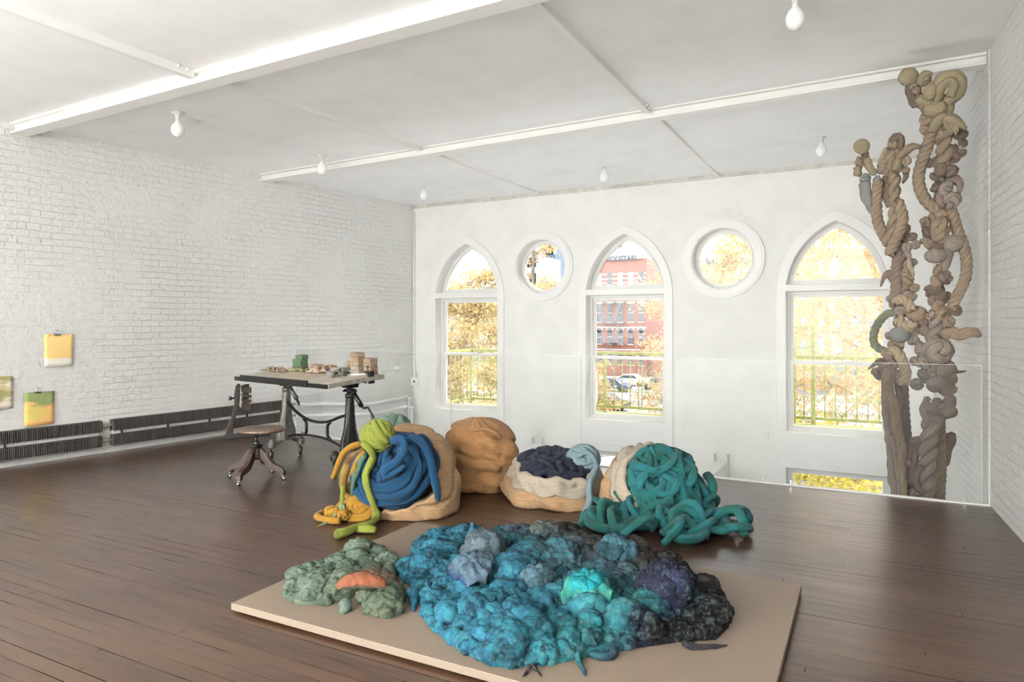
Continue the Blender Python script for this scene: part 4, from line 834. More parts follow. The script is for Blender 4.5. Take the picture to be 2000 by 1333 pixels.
STR = [('mustard', [(704, 868), (690, 872), (674, 882), (663, 902), (657, 918), (650, 934)], [.030, .034, .034, .032, .03, .026], 'thick mustard strand curving down the far left side of the leaning sack'),
       ('mix', [(708, 880), (690, 892), (678, 912), (671, 935), (673, 960), (684, 985)], [.03, .036, .04, .038, .034, .02], 'variegated mustard and brown strand hanging between the plain mustard ones'),
       ('mustard', [(712, 884), (698, 900), (688, 925), (682, 950), (678, 968), (687, 986)], [.022, .024, .024, .024, .022, .014], 'thin mustard strand reaching down beside the sea green one'),
       ('sea', [(714, 890), (704, 905), (697, 925), (691, 945), (690, 965), (694, 980)], [.024, .032, .032, .028, .022, .012], 'sea green strand hanging between mustard and blue wool'),
       ('lime', [(671, 950), (670, 970), (675, 990), (680, 1005)], [.02, .028, .028, .02], 'short lime strand behind the mustard balls on the floor'),
       ('lime', [(708, 866), (722, 878), (729, 892), (722, 910), (714, 930), (718, 955), (727, 980), (735, 1003), (733, 1024), (718, 1036), (698, 1040), (680, 1048), (658, 1054)], [.034, .036, .034, .036, .036, .034, .034, .034, .034, .036, .036, .040, .044], 'long fat lime green strand running down from the ball to the floor')]
for key, pts, rr, lab in STR:
    b = MB(); b.tube(clampz(dl(pts, .035, 5.35 if pts[0][0] < 712 else None), .034), rr, 12, wob=.14, lobes=4, ell=.75, zmin=.002); addbv(b); tag(b.build('wool_strand', WM[key], smooth=True), lab, 'wool strand', 'loose hanging strands of wool')
b = MB(); p = atZ(714, 1043); b.tube([p+[-.07, -.02, .03], p+[0, 0, .035], p+[.06, .03, .03]], [.026, .03, .026], 12, wob=.15, lobes=4, zmin=.002); tag(b.build('wool_nub', WM['lime'], smooth=True), 'short lime green wool nub beside the end of the long lime strand', 'wool strand')
p = atZ(704, 1010); b = MB(); b.winding(p+[0, 0, .085], .115, 18, .26, (1.1, 1, .75), zmin=.002); b.tube([p+[.08, .06, .12], p+[.14, 0, .10], p+[.13, -.08, .04], p+[.03, -.13, .03], p+[-.08, -.14, .03], p+[-.14, -.16, .03]], .030, 12, wob=.1, lobes=3, zmin=.002)
tag(b.build('wool_ball', WM['mustard'], smooth=True), 'mustard ball of wool on the floor beside the long lime strand', 'wool ball', 'mustard balls on the floor'); addbv(b)
p = atZ(663, 1016); b = MB()
for k in range(16): b.knot(p+np.array([random.uniform(-.09, .10), random.uniform(-.06, .06), .045+random.uniform(0, .03)]), .038, 2)
b.tube([p+[-.02, .13, .03], p+[-.10, .12, .05], p+[-.17, .02, .035], p+[-.14, -.09, .03], p+[0, -.12, .03], p+[.09, -.10, .03]], .026, 12, wob=.1, zmin=.002); b.tube([p+[-.10, .09, .06], p+[-.06, .13, .11], p+[.0, .12, .12], p+[.04, .10, .06]], .024, 12, wob=.1, zmin=.002)
tag(b.build('wool_ball', WM['mustard'], smooth=True), 'knobbly flat mustard bundle on the floor, leftmost of all the wool', 'wool ball', 'mustard balls on the floor')
b = MB(); b.tube([atZ(619, 1031)+[0, 0, .008], atZ(638, 1026)+[0, 0, .02], atZ(655, 1022)+[0, 0, .06], atZ(668, 1018)+[0, 0, .10], atZ(678, 1012)+[0, 0, .10]], [.003, .010, .015, .022, .016], 9, step=.012, wob=.15); b.knot(atZ(667, 1018)+[0, 0, .10], .035, 2); tag(b.build('wool_strand', WM['paleaf'], smooth=True), 'thin pale green wisp with a knot lying over the knobbly mustard bundle', 'wool strand')

# ================================================================ PLATFORM AND FELTED PIECES
mplat = NM('taupe_platform', .62, 0, (146,132,117)); f_ = mplat.noise(mplat.vec('pos'), 120, 4, .7); mplat = mplat.out(mplat.ramp(f_, [(.3, (93, 80, 67)), (.7, (102, 88, 75))]), mplat.bump(f_, .15, .001))
b = MB(); b.box((-2.93, 2.46, .014), (-.33, 4.10, .05)); PL = tag(b.build('display_platform', mplat, bevel=.002), 'low taupe rectangular display platform lying on the floorboards in the foreground', 'platform')
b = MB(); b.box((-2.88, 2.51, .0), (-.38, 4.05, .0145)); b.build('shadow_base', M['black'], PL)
def polyin(x, y, P):
    r = False; j = len(P)-1
    for i in range(len(P)):
        if (P[i][1] > y) != (P[j][1] > y) and x < (P[j][0]-P[i][0])*(y-P[i][1])/(P[j][1]-P[i][1]+1e-12)+P[i][0]: r = not r
        j = i
    return r
def edist(x, y, P):
    m = 9
    for i in range(len(P)):
        a = np.array(P[i-1]); c = np.array(P[i]); t = max(0, min(1, ((x, y)-a)@(c-a)/((c-a)@(c-a)+1e-9))); m = min(m, np.hypot(*((x, y)-a-(c-a)*t)))
    return m
ZP = .05
def lumps(b, poly, colf, sizes, cell, seed, dens, hmax):
    rs = random.Random(seed); xs = [p[0] for p in poly]; ys = [p[1] for p in poly]; placed = []
    for r, cnt in sizes:
        k = tries = 0
        while k < cnt and tries < cnt*60:
            tries += 1; x, y = rs.uniform(min(xs), max(xs)), rs.uniform(min(ys), max(ys)); q = r*rs.uniform(.8, 1.25)
            if not polyin(x, y, poly) or edist(x, y, poly) < q*.62: continue
            if any(math.hypot(x-a, y-c) < (q+s)*dens for a, c, s in placed): continue
            placed.append((x, y, q)); k += 1
    for (x, y, r) in placed:
        e = min(1, edist(x, y, poly)/.25); h = r*rs.uniform(.75, 1.15)+hmax*e*rs.uniform(.1, .7); c = np.array([x, y, ZP+max(r*.25, h-r*.55)]); sub = 5 if r > .07 else 4
        V, Fc = ico(sub); V = V.copy(); ph = rs.uniform(0, 50)
        sc_ = np.array([rs.uniform(.9, 1.2), rs.uniform(.9, 1.2), rs.uniform(.72, .95)]); out = np.empty_like(V); colr = np.empty((len(V), 4))
        for i, v in enumerate(V):
            p = Vector(v*r*sc_+c); m = 1+.22*noise.noise(p*9+Vector((ph, 0, 0)))
            wp_ = p+noise.noise_vector(p*14)*.009
            d, _ = noise.voronoi(wp_/cell); g = math.sqrt(max(0., 1-(d[0]/.85)**2)); d2, _ = noise.voronoi(wp_/(cell*.42)); g2 = math.sqrt(max(0., 1-(d2[0]/.85)**2))
            m += (cell*.72*g+cell*.12*g2-.018)/r
            q_ = v*sc_*r*m+c; q_[2] = max(q_[2], ZP+.001); out[i] = q_
            cc_ = colf(p.x, p.y, p.z, noise.cell(wp_/cell*1.0+Vector((ph, ph, 0))), noise.noise(p*5)); colr[i] = (*cc_, 1)
        b.add(out, Fc, col=colr)
    # thin felt underlay so that no ground shows between lumps
    return placed
def mixc(a, b_, t): t = max(0, min(1, t)); return tuple(a[i]*(1-t)+b_[i]*t for i in range(3))
SL, BL, TQ, DK, NV, GG, TL = [lin(c) for c in ((88, 104, 116), (52, 112, 134), (56, 134, 138), (30, 28, 30), (42, 46, 70), (88, 98, 94), (64, 106, 116))]
OLV, RST, BLK2, BRN = lin((124, 118, 74)), lin((150, 108, 74)), lin((44, 40, 38)), lin((76, 60, 48))
def big_col(x, y, z, cl, nz):
    # soft dye regions across the piece: slate at upper left, bright blue at lower left, teal centre, black at right and far edge
    wx, wy = x+nz*.16, y+nz*.16
    s = (wx+1.5)*.55+(wy-3.45)*1.0             # far/upper direction
    c = mixc(BL, TL, (s+.35)*2); c = mixc(c, SL, (s-.02)*4)
    c = mixc(c, GG, (s-.28)*3.5)
    t = (wx+1.04)*1.15-(wy-3.3)*.28           # to the right
    c = mixc(c, TQ, (t+.28)*2.6 if s < .45 else 0)
    c = mixc(c, NV if cl < .5 else TL, (t-.05)*5); c = mixc(c, DK, (t-.17)*7)
    u = (wy-4.02)*1.0+(wx+1.75)*.62
    c = mixc(c, mixc(DK, BRN, .3), (u+.05)*6)
    rr_ = math.hypot((x+1.42)*1.0, (y-3.98)); 
    if rr_ < .2: c = mixc(c, OLV if cl > .3 else RST, (.2-rr_)*5*(.5+nz))
    if cl > .55: c = mixc(c, TQ if t < .0 and s < .2 else GG, .35)
    if cl < -.55: c = mixc(c, DK, .45)
    k = 1+.35*cl*.6+.25*nz; return tuple(max(0.003, q_*k*.28) for q_ in c)
BP = [(-2.46, 3.24), (-2.50, 3.42), (-2.60, 3.62), (-2.66, 3.88), (-2.52, 4.0), (-2.34, 4.02), (-2.2, 4.12), (-2.08, 4.22), (-1.94, 4.24), (-1.78, 4.28), (-1.56, 4.18), (-1.36, 4.16), (-1.16, 4.12), (-.98, 4.0), (-.80, 3.82), (-.63, 3.58), (-.59, 3.36), (-.62, 3.20), (-.76, 3.10), (-.90, 2.97), (-1.06, 2.80), (-1.18, 2.66), (-1.32, 2.55), (-1.50, 2.53), (-1.70, 2.61), (-1.92, 2.75), (-2.08, 2.93), (-2.20, 3.05), (-2.34, 3.12)]
mfelt = m_felt('felted_wool')
FS = root('felted_sculpture', (-1.6, 3.4, ZP), 'large lumpy felted wool piece shading from slate and turquoise blue to black on the platform', 'sculpture', 'felted floor pieces')
b = MB(); lumps(b, BP, big_col, [(.12, 9), (.085, 40), (.060, 110), (.042, 190)], .036, 11, .58, .06)
n_ = len(BP); 
V = [(x, y, ZP+.001) for x, y in BP]+[(x, y, ZP+.028) for x, y in BP]+[(-1.6, 3.4, ZP+.03)]
b.add(V, [(i, (i+1) % n_, (i+1) % n_+n_, i+n_) for i in range(n_)]+[(i+n_, (i+1) % n_+n_, 2*n_) for i in range(n_)], col=np.array([(*big_col(v[0], v[1], v[2], 0, 0), 1) for v in V]))
b.build('felt_body', mfelt, FS, smooth=True)
def fz(b, pts, rr, colf, wob=.15, **k):
    n0 = b.n; b.tube(pts, rr, 10, wob=wob, lobes=3, **k); V = b.v[-1]; b.col[-1] = np.array([(*colf(v[0], v[1], v[2], random.uniform(-.4, .4), 0), 1) for v in V])
def pz_(u, v, z): return atZ(u, v, z)
for nm, pts, rr, lab in (('horn', [(926, 1052, .14), (921, 1043, .19), (925, 1030, .24), (922, 1023, .27)], [.035, .026, .020, .012], None), ('horn', [(805, 1158, .09), (808, 1172, .07), (808, 1186, .06), (808, 1195, .055)], [.032, .026, .016, .004], None), ('horn', [(856, 1160, .13), (843, 1155, .15), (835, 1145, .17), (833, 1132, .20)], [.022, .014, .008, .003], None),
                         ('tendril', [(1128, 1278, .08), (1132, 1295, .06), (1140, 1310, .056), (1143, 1320, .055)], [.016, .010, .008, .003], None), ('tendril', [(1200, 1268, .08), (1195, 1282, .065), (1170, 1283, .062), (1152, 1277, .062)], [.02, .019, .018, .012], None), ('tendril', [(1335, 1256, .08), (1360, 1264, .062), (1395, 1263, .06), (1420, 1261, .056)], [.016, .014, .010, .003], 'black tendril'),
                         ('tendril', [(1035, 1300, .07), (1030, 1312, .056), (1022, 1322, .056)], [.010, .008, .003], 'black tendril'), ('tendril', [(1040, 1300, .07), (1050, 1312, .056), (1058, 1322, .056)], [.010, .006, .002], 'black tendril'), ('tendril', [(1080, 1062, .2), (1092, 1053, .23), (1103, 1060, .24), (1107, 1075, .2)], [.008, .010, .008, .005], None)):
    b = MB(); fz(b, [pz_(*p) for p in pts], rr, (lambda x, y, z, c, n: DK) if lab and 'black' in lab else big_col, .2); o = b.build(nm, mfelt, FS, smooth=True)
    if lab: o['label'] = lab
# ruffled turquoise rosette, draped cap on the left, knotted mounds
def ruffle(b, c, R, colf, hgt=.06, nr=12, seed=0, tilt=None, amp=.03, k=7, seg=72):
    V = []; C_ = []
    for i in range(nr+1):
        t = i/nr
        for j in range(seg):
            th = 2*math.pi*j/seg; rr = R*t*(1+.12*math.sin(3*th+seed)); z = hgt*(1-t*t)+amp*t*t*math.sin(k*th+seed)+.012*noise.noise(Vector((math.cos(th)*t*5, math.sin(th)*t*5, seed)))*2
            p = np.array([rr*math.cos(th), rr*math.sin(th), z]); 
            if tilt is not None: p = np.array((tilt @ Vector(p))[:])
            p = p+np.array(c); V.append(p); C_.append((*colf(t, th), 1))
    b.add(V, [(i*seg+j, i*seg+(j+1) % seg, (i+1)*seg+(j+1) % seg, (i+1)*seg+j) for i in range(nr) for j in range(seg)], col=np.array(C_))
c = atZ(1146, 1158, .17); b = MB(); t1, t2 = lin((18, 86, 90)), lin((40, 86, 72))
ruffle(b, c, .125, lambda t, th: mixc(t1, t2, t*.9), .075, 14, 2., Matrix.Rotation(.25, 3, 'X'), .032, 8)
for k in range(9):
    th = k*.7; q = c+np.array([math.cos(th)*.05, math.sin(th)*.05, .06-.003*k]); n0 = b.n; b.ball(q, random.uniform(.03, .045), 3, .25); b.col[-1][:] = (*t1, 1)
o = b.build('rosette', mfelt, FS, smooth=True); o['label'] = 'bright turquoise ruffled rosette'; o.modifiers.new('t', 'SOLIDIFY').thickness = .008
c = atZ(922, 1112, .20); b = MB(); s1, s2 = lin((50, 63, 72)), lin((18, 28, 60)); ruffle(b, c, .12, lambda t, th: mixc(s1, s2, (t-.8)*5 if 2.2 < th < 5 else 0), .07, 14, 4., Matrix.Rotation(.35, 3, 'X'), .012, 9)
o = b.build('felt_cap', mfelt, FS, smooth=True); o['label'] = 'slate cap with a blue rim'; o.modifiers.new('t', 'SOLIDIFY').thickness = .008
c = atZ(1063, 1040, .16); b = MB(); ruffle(b, c, .095, lambda t, th: mixc(tuple(q*.6 for q in GG), DK, .45+.4*math.sin(5*th)), .05, 12, 6., Matrix.Rotation(.3, 3, 'X'), .03, 6); o = b.build('felt_cap', mfelt, FS, smooth=True); o['label'] = 'ragged grey black cap at the far edge'; o.modifiers.new('t', 'SOLIDIFY').thickness = .008
def mound(u, v, z, r, colf, nm='mound', n=16):
    b = MB(); c = atZ(u, v, z)
    for k in range(n):
        th = random.uniform(0, 6.28); ph = random.uniform(0, 1.3); q = c+np.array([math.cos(th)*math.sin(ph), math.sin(th)*math.sin(ph), math.cos(ph)])*r*.62; b.ball(q, r*random.uniform(.30, .42), 3, .25)
        V = b.v[-1]; cl = random.uniform(-1, 1); b.col[-1] = np.array([(*colf(p[0], p[1], p[2], cl, noise.noise(Vector(p)*30)), 1) for p in V])
    b.ball(c, r*.7, 3, .1); b.col[-1][:] = (*colf(c[0], c[1], 0, 0, 0), 1); return b.build(nm, mfelt, FS, smooth=True)
mound(1207, 1088, .16, .13, lambda x, y, z, c, n: tuple(max(.004, q*.34*(1+.5*c)) for q in mixc(TL, NV, .35+.3*n)))
mound(1303, 1165, .14, .17, lambda x, y, z, c, n: tuple(max(.004, q*.34*(1+.4*c)) for q in mixc(NV, DK, .45+.5*n)), n=26)
mound(945, 1085, .14, .15, lambda x, y, z, c, n: tuple(max(.004, q*.34*(1+.3*c)) for q in mixc(SL, GG, .4+.5*n)), n=24)
mound(1052, 1148, .12, .12, lambda x, y, z, c, n: tuple(max(.004, q*.34*(1+.3*c)) for q in mixc(SL, TL, .5+.5*n)), n=18)

GP = [(-2.74, 2.64), (-2.90, 2.82), (-2.94, 3.0), (-2.87, 3.14), (-2.90, 3.30), (-2.86, 3.40), (-2.70, 3.44), (-2.60, 3.34), (-2.44, 3.22), (-2.36, 3.05), (-2.16, 2.93), (-2.06, 2.78), (-2.08, 2.68), (-2.20, 2.67), (-2.30, 2.74), (-2.40, 2.82), (-2.48, 2.66), (-2.60, 2.60)]
# keep it clear of the platform edge
GP = [(max(x, -2.90), y) for x, y in GP]
G1, G2, G3, G4 = [lin(c) for c in ((100, 114, 98), (62, 70, 58), (124, 114, 74), (150, 82, 50))]
def green_col(x, y, z, cl, nz):
    c = mixc(G1, G2, .25+.6*nz+.25*cl+(x+2.45)*.9); d = math.hypot(x+2.36, y-2.97)
    c = mixc(c, G4, (.17-d)*6*(.5+.5*nz)); c = mixc(c, G3, (.30-math.hypot(x+2.3, y-2.8))*2.0*(.4+nz)); c = mixc(c, G3, (.16-math.hypot(x+2.76, y-3.36))*2.4)
    return tuple(max(.003, q*.36*(1+.4*cl)) for q in c)
GS = root('felted_sculpture', (-2.5, 3.0, ZP), 'smaller lumpy grey green felted wool piece with an orange lip, left on the platform', 'sculpture', 'felted floor pieces')
b = MB(); lumps(b, GP, green_col, [(.10, 4), (.068, 16), (.048, 40), (.034, 60)], .029, 5, .56, .055)
n_ = len(GP); V = [(x, y, ZP+.001) for x, y in GP]+[(x, y, ZP+.02) for x, y in GP]; c_ = (-2.5, 3.0, ZP+.022)
b.add(V+[c_], [(i, (i+1) % n_, (i+1) % n_+n_, i+n_) for i in range(n_)]+[(i+n_, (i+1) % n_+n_, 2*n_) for i in range(n_)], col=np.array([(*G2, 1)]*(2*n_+1))); b.build('felt_body', mfelt, GS, smooth=True)
c = atZ(708, 1140, .16); b = MB(); g4, g5 = lin((98, 52, 34)), lin((52, 60, 50))
V = []; C_ = []; nu, nv = 30, 12
for i in range(nu+1):
    s = -1+2*i/nu
    for j in range(nv+1):
        t = -1.5+3.1*j/nv; rr = .045*(1-.5*s*s)+.010*noise.noise(Vector((s*3, t, 3)))
        p = c+R3*s*.125+np.array([0, 0, .02-.03*s*s])+(-F3*math.cos(t)*rr*1.2+Z3*math.sin(t)*rr); V.append(p); C_.append((*mixc(g4, g5, .15 if -.4 < t < 1.6 else .85), 1))
b.add(V, [(i*(nv+1)+j, (i+1)*(nv+1)+j, (i+1)*(nv+1)+j+1, i*(nv+1)+j+1) for i in range(nu) for j in range(nv)], col=np.array(C_)); o = b.build('lip', mfelt, GS, smooth=True); o['label'] = 'orange open lip with a dark green lining'; o.modifiers.new('t', 'SOLIDIFY').thickness = .008
b = MB(); fz(b, [pz_(672, 1178, .08), pz_(676, 1190, .062), pz_(668, 1196, .06)], [.03, .03, .02], lambda x, y, z, c, n: lin((64, 74, 66))); b.build('tendril', mfelt, GS, smooth=True)

# ================================================================ KNOTTED ROPE SCULPTURES
WF = .66
TAU = {'tan': m_wool('tan_roving', (122, 102, 84), (172, 150, 126)), 'taupe': m_wool('taupe_roving', (126, 111, 99), (176, 161, 147)), 'brown': m_wool('brown_roving', (80, 66, 56), (122, 104, 90)), 'olive': m_wool('olive_tan_roving', (128, 114, 88), (172, 156, 126)),
       'rose': m_wool('rose_brown_roving', (110, 90, 80), (152, 131, 119)), 'pale': m_wool('pale_roving', (170, 148, 120), (206, 186, 158)), 'grey': m_wool('grey_roving', (120, 118, 112), (162, 160, 152)), 'moss': m_wool('moss_roving', (104, 108, 88), (140, 142, 120))}
def rp(u, v, dy=0.): return atY(u, v, 7.04+dy-.46*max(0., min(1., (330-v)/185)))
PX = .00455
RA = root('rope_sculpture', (.45, 7.05, ZL), 'taller thick knotted brown wool rope column reaching the ceiling near the right brick wall', 'rope sculpture', 'knotted wool rope columns')
RB = root('rope_sculpture', (.05, 7.05, ZL), 'shorter knotted wool rope column in front of the right window, with a round disc end', 'rope sculpture', 'knotted wool rope columns')
def part(S, kind, pts, r, col, **k):
    dy = k.pop('dy', 0); b = MB(); P = [rp(p[0], p[1], dy+(p[2] if len(p) > 2 else 0)) for p in pts] if kind != 'knots' else None
    rr = [q*PX for q in r] if hasattr(r, '__len__') else r*PX
    if kind == 'rope': b.rope(P+k.get('down', []), rr if not hasattr(rr, '__len__') else rr, k.get('st', 3), pitch=k.get('pitch'))
    elif kind == 'strand': b.tube(P+k.get('down', []), rr, 12, step=.02, wob=.14, lobes=3)
    elif kind == 'knot': b.knot(P[0], rr, k.get('n', 3))
    elif kind == 'ball': b.ball(P[0], rr, 4, .04, k.get('sc'), None)
    elif kind == 'lump': b.ball(P[0], rr, 4, .22, k.get('sc')); 
    b.build({'lump': 'knot'}.get(kind, kind), TAU[col], S, smooth=True)
dn = lambda u, v, dy=0.: [np.array([rp(u, v, dy)[0], 7.04+dy, z]) for z in (-1.1, -1.9, ZL+.02)]
# taller one
part(RA, 'ball', [(1774, 150)], 16.5, 'olive', sc=(1, .7, 1)); part(RA, 'knot', [(1807, 153)], 13, 'olive'); part(RA, 'knot', [(1787, 172)], 12, 'tan'); part(RA, 'strand', [(1778, 162), (1779, 180), (1786, 203), (1796, 196), (1792, 180)], [7, 9, 8, 8, 6], 'brown')
part(RA, 'strand', [(1822, 200), (1828, 180), (1842, 155), (1860, 148), (1872, 158), (1868, 180), (1852, 195), (1842, 205)], [10, 12, 12, 11, 11, 12, 13, 12], 'olive'); part(RA, 'strand', [(1830, 196), (1838, 172), (1856, 156), (1864, 168), (1856, 186)], [8, 9, 9, 9, 8], 'olive', dy=-.05)
part(RA, 'ball', [(1817, 178)], 14, 'olive', sc=(.9, .8, 1.2), dy=-.04); part(RA, 'strand', [(1792, 190), (1808, 200), (1828, 204), (1845, 196)], [9, 12, 14, 12], 'olive'); part(RA, 'strand', [(1806, 215), (1826, 212), (1846, 205)], [12, 15, 12], 'olive', dy=-.03)
part(RA, 'ball', [(1849, 210)], 14, 'olive', sc=(.9, .8, 1.3)); part(RA, 'ball', [(1828, 222)], 16, 'tan', sc=(1.1, .8, .8)); part(RA, 'knot', [(1812, 232)], 13, 'tan'); part(RA, 'strand', [(1808, 240), (1806, 252), (1810, 262)], [7, 9, 6], 'tan')
part(RA, 'strand', [(1822, 255), (1828, 240), (1838, 228), (1848, 224)], [8, 10, 11, 9], 'olive', dy=-.05); part(RA, 'strand', [(1842, 232), (1858, 234), (1872, 242), (1885, 252), (1886, 256)], [11, 12, 9, 4, 1.5], 'olive', dy=-.06)
for k in range(5): part(RA, 'strand', [(1846+k*5, 240), (1850+k*5, 250), (1855+k*4, 258+k % 2*5)], [3.5, 3.5, 2.5], 'olive', dy=-.09)
part(RA, 'knot', [(1838, 256)], 12, 'tan'); part(RA, 'rope', [(1822, 248), (1814, 278), (1801, 315), (1794, 345), (1798, 372), (1812, 396), (1832, 412)], 10.5, 'tan'); part(RA, 'rope', [(1852, 246), (1843, 265), (1842, 285), (1846, 305), (1836, 325)], 14, 'tan', st=2, pitch=.22)
for (u, v, r, c) in ((1876, 262, 12, 'brown'), (1881, 280, 9, 'brown'), (1878, 298, 8, 'brown'), (1863, 290, 8, 'brown'), (1862, 306, 12, 'brown'), (1835, 318, 13, 'brown'), (1817, 318, 9, 'brown'), (1826, 345, 9, 'brown'), (1836, 352, 10, 'brown'), (1828, 368, 11, 'brown')): part(RA, 'knot', [(u, v)], r, c)
part(RA, 'ball', [(1838, 332)], 13, 'brown', sc=(.85, .8, 1.15), dy=-.05); part(RA, 'knot', [(1857, 335)], 13, 'brown', dy=-.03)
part(RA, 'knot', [(1850, 369)], 14, 'taupe', dy=-.03); part(RA, 'knot', [(1858, 392)], 16, 'taupe', dy=-.03); part(RA, 'strand', [(1850, 354), (1866, 352), (1875, 362), (1872, 380)], [7, 9, 7, 3], 'rose'); part(RA, 'strand', [(1838, 370), (1836, 388), (1840, 405)], 9, 'rose')
part(RA, 'ball', [(1837, 421)], 13, 'tan'); part(RA, 'knot', [(1822, 428)], 11, 'tan'); part(RA, 'knot', [(1837, 444)], 18, 'tan', n=4, dy=-.05); part(RA, 'knot', [(1836, 460)], 15, 'tan', dy=-.04); part(RA, 'knot', [(1806, 436)], 12, 'rose'); part(RA, 'knot', [(1813, 453)], 12, 'brown'); part(RA, 'knot', [(1812, 474)], 14, 'tan')
part(RA, 'ball', [(1838, 478)], 13, 'brown', sc=(1.3, .8, .8)); part(RA, 'ball', [(1862, 476)], 17, 'taupe', sc=(1, .9, 1), dy=-.03); part(RA, 'ball', [(1827, 500)], 18, 'taupe', sc=(1.05, .8, .8), dy=-.04); part(RA, 'strand', [(1838, 492), (1850, 494), (1847, 515), (1840, 528)], [8, 9, 9, 8], 'taupe')
part(RA, 'rope', [(1855, 404), (1861, 420), (1870, 450), (1883, 485), (1888, 515), (1886, 540), (1878, 562), (1866, 585), (1858, 604)], 9.5, 'tan')
for (u, v, r, c) in ((1833, 527, 12, 'tan'), (1845, 542, 13, 'rose'), (1830, 550, 13, 'tan'), (1819, 569, 12, 'brown'), (1834, 563, 11, 'brown'), (1843, 580, 12, 'brown'), (1825, 588, 12, 'rose'), (1832, 599, 13, 'tan'), (1841, 613, 15, 'tan'), (1866, 607, 12, 'brown'), (1852, 628, 12, 'tan'), (1812, 618, 9, 'tan')): part(RA, 'knot', [(u, v)], r, c)
part(RA, 'ball', [(1790, 614)], 17, 'tan', sc=(1.1, .9, .95)); part(RA, 'rope', [(1824, 608), (1829, 632), (1820, 655), (1828, 680)], 12, 'taupe', st=2, pitch=.20)
for (u, v, r, c) in ((1800, 630, 12, 'brown'), (1804, 645, 11, 'rose'), (1788, 645, 8, 'taupe'), (1784, 663, 12, 'taupe'), (1798, 681, 13, 'taupe'), (1802, 697, 10, 'taupe'), (1786, 706, 9, 'taupe'), (1802, 711, 13, 'taupe'), (1803, 730, 10, 'taupe')): part(RA, 'knot', [(u, v)], r, c)
part(RA, 'ball', [(1791, 751)], 12, 'taupe'); part(RA, 'strand', [(1812, 650), (1822, 662), (1832, 672)], 8, 'taupe')
part(RA, 'strand', [(1838, 655), (1858, 648), (1872, 655), (1890, 650), (1905, 651), (1913, 656)], [12, 13, 9, 10, 9, 5], 'tan', dy=.02)
part(RA, 'knot', [(1832, 687)], 25, 'taupe', n=5, dy=-.05); part(RA, 'ball', [(1848, 722)], 18, 'taupe'); part(RA, 'strand', [(1856, 724), (1872, 727), (1887, 725)], [4, 3, 1], 'taupe')
for (u, v, r) in ((1824, 708, 11), (1822, 726, 12), (1816, 738, 13), (1858, 740, 13), (1850, 758, 16), (1840, 742, 12), (1830, 786, 9), (1853, 786, 15), (1819, 802, 14), (1808, 792, 8), (1806, 806, 8), (1836, 821, 12), (1845, 806, 12)): part(RA, 'knot' if r > 11 else 'ball', [(u, v)], r, 'taupe')
part(RA, 'ball', [(1825, 753)], 14, 'taupe', dy=-.05); part(RA, 'ball', [(1855, 804)], 13, 'taupe', dy=-.04); part(RA, 'strand', [(1812, 778), (1804, 800), (1810, 818), (1822, 826)], [7, 8, 8, 7], 'taupe')
part(RA, 'rope', [(1818, 826), (1815, 856), (1812, 890), (1810, 925), (1812, 955), (1808, 985)], 15.5, 'taupe', dy=-.03, st=2, pitch=.24, down=dn(1808, 985, -.03)); part(RA, 'rope', [(1834, 830), (1836, 870), (1836, 920), (1834, 980)], 10.5, 'tan', dy=.10, down=dn(1834, 985, .10), pitch=.16)
part(RA, 'strand', [(1858, 848), (1858, 862), (1850, 878), (1850, 892), (1845, 904), (1838, 915)], [8, 9, 9, 8, 8, 6], 'rose', dy=.15); part(RA, 'strand', [(1802, 912), (1790, 925), (1789, 945), (1798, 960), (1802, 955)], [6, 7, 6, 6, 4], 'rose', dy=-.08); part(RA, 'strand', [(1800, 958), (1788, 965), (1778, 980)], [7, 8, 8], 'taupe', dy=-.02, down=dn(1778, 985))
# shorter one
part(RB, 'ball', [(1683, 286)], 15, 'olive', sc=(1, .55, 1)); part(RB, 'knot', [(1689, 301)], 8, 'brown'); part(RB, 'knot', [(1680, 315)], 10, 'tan'); part(RB, 'strand', [(1690, 308), (1698, 325), (1708, 340)], [8, 8, 6], 'olive'); part(RB, 'knot', [(1676, 334)], 11, 'olive'); part(RB, 'knot', [(1690, 350)], 11, 'grey'); part(RB, 'strand', [(1690, 358), (1692, 380), (1697, 400), (1703, 416)], [11, 11, 8, 5], 'grey')
part(RB, 'strand', [(1740, 290), (1744, 274), (1756, 266), (1761, 275), (1757, 290)], [7, 9, 7, 7, 8], 'brown'); part(RB, 'knot', [(1745, 281)], 11, 'tan'); part(RB, 'strand', [(1732, 290), (1726, 305), (1718, 322)], [5, 7, 6], 'pale')
for (u, v, r, c) in ((1741, 302, 14, 'tan'), (1748, 318, 16, 'olive'), (1733, 315, 12, 'tan'), (1723, 328, 13, 'taupe'), (1748, 334, 14, 'olive'), (1769, 314, 10, 'pale'), (1769, 333, 8, 'tan'), (1712, 350, 8, 'grey'), (1735, 336, 10, 'tan')): part(RB, 'knot', [(u, v)], r, c, dy=-.02)
part(RB, 'strand', [(1754, 308), (1762, 300), (1775, 290), (1783, 286), (1797, 287)], [8, 8, 7, 7, 4], 'tan', dy=-.04); part(RB, 'strand', [(1768, 330), (1770, 345), (1763, 358)], [6, 5, 2], 'brown')
part(RB, 'rope', [(1716, 352), (1713, 380), (1712, 410), (1714, 430), (1722, 452), (1736, 476)], 10, 'tan'); part(RB, 'rope', [(1731, 345), (1730, 378), (1738, 402)], 7, 'tan', dy=.05); part(RB, 'rope', [(1747, 340), (1747, 380), (1747, 419), (1744, 444), (1742, 475)], 11, 'tan', dy=-.03, st=2, pitch=.20)
part(RB, 'rope', [(1754, 395), (1763, 425), (1758, 449), (1746, 477), (1736, 497)], 10, 'tan', dy=-.08)
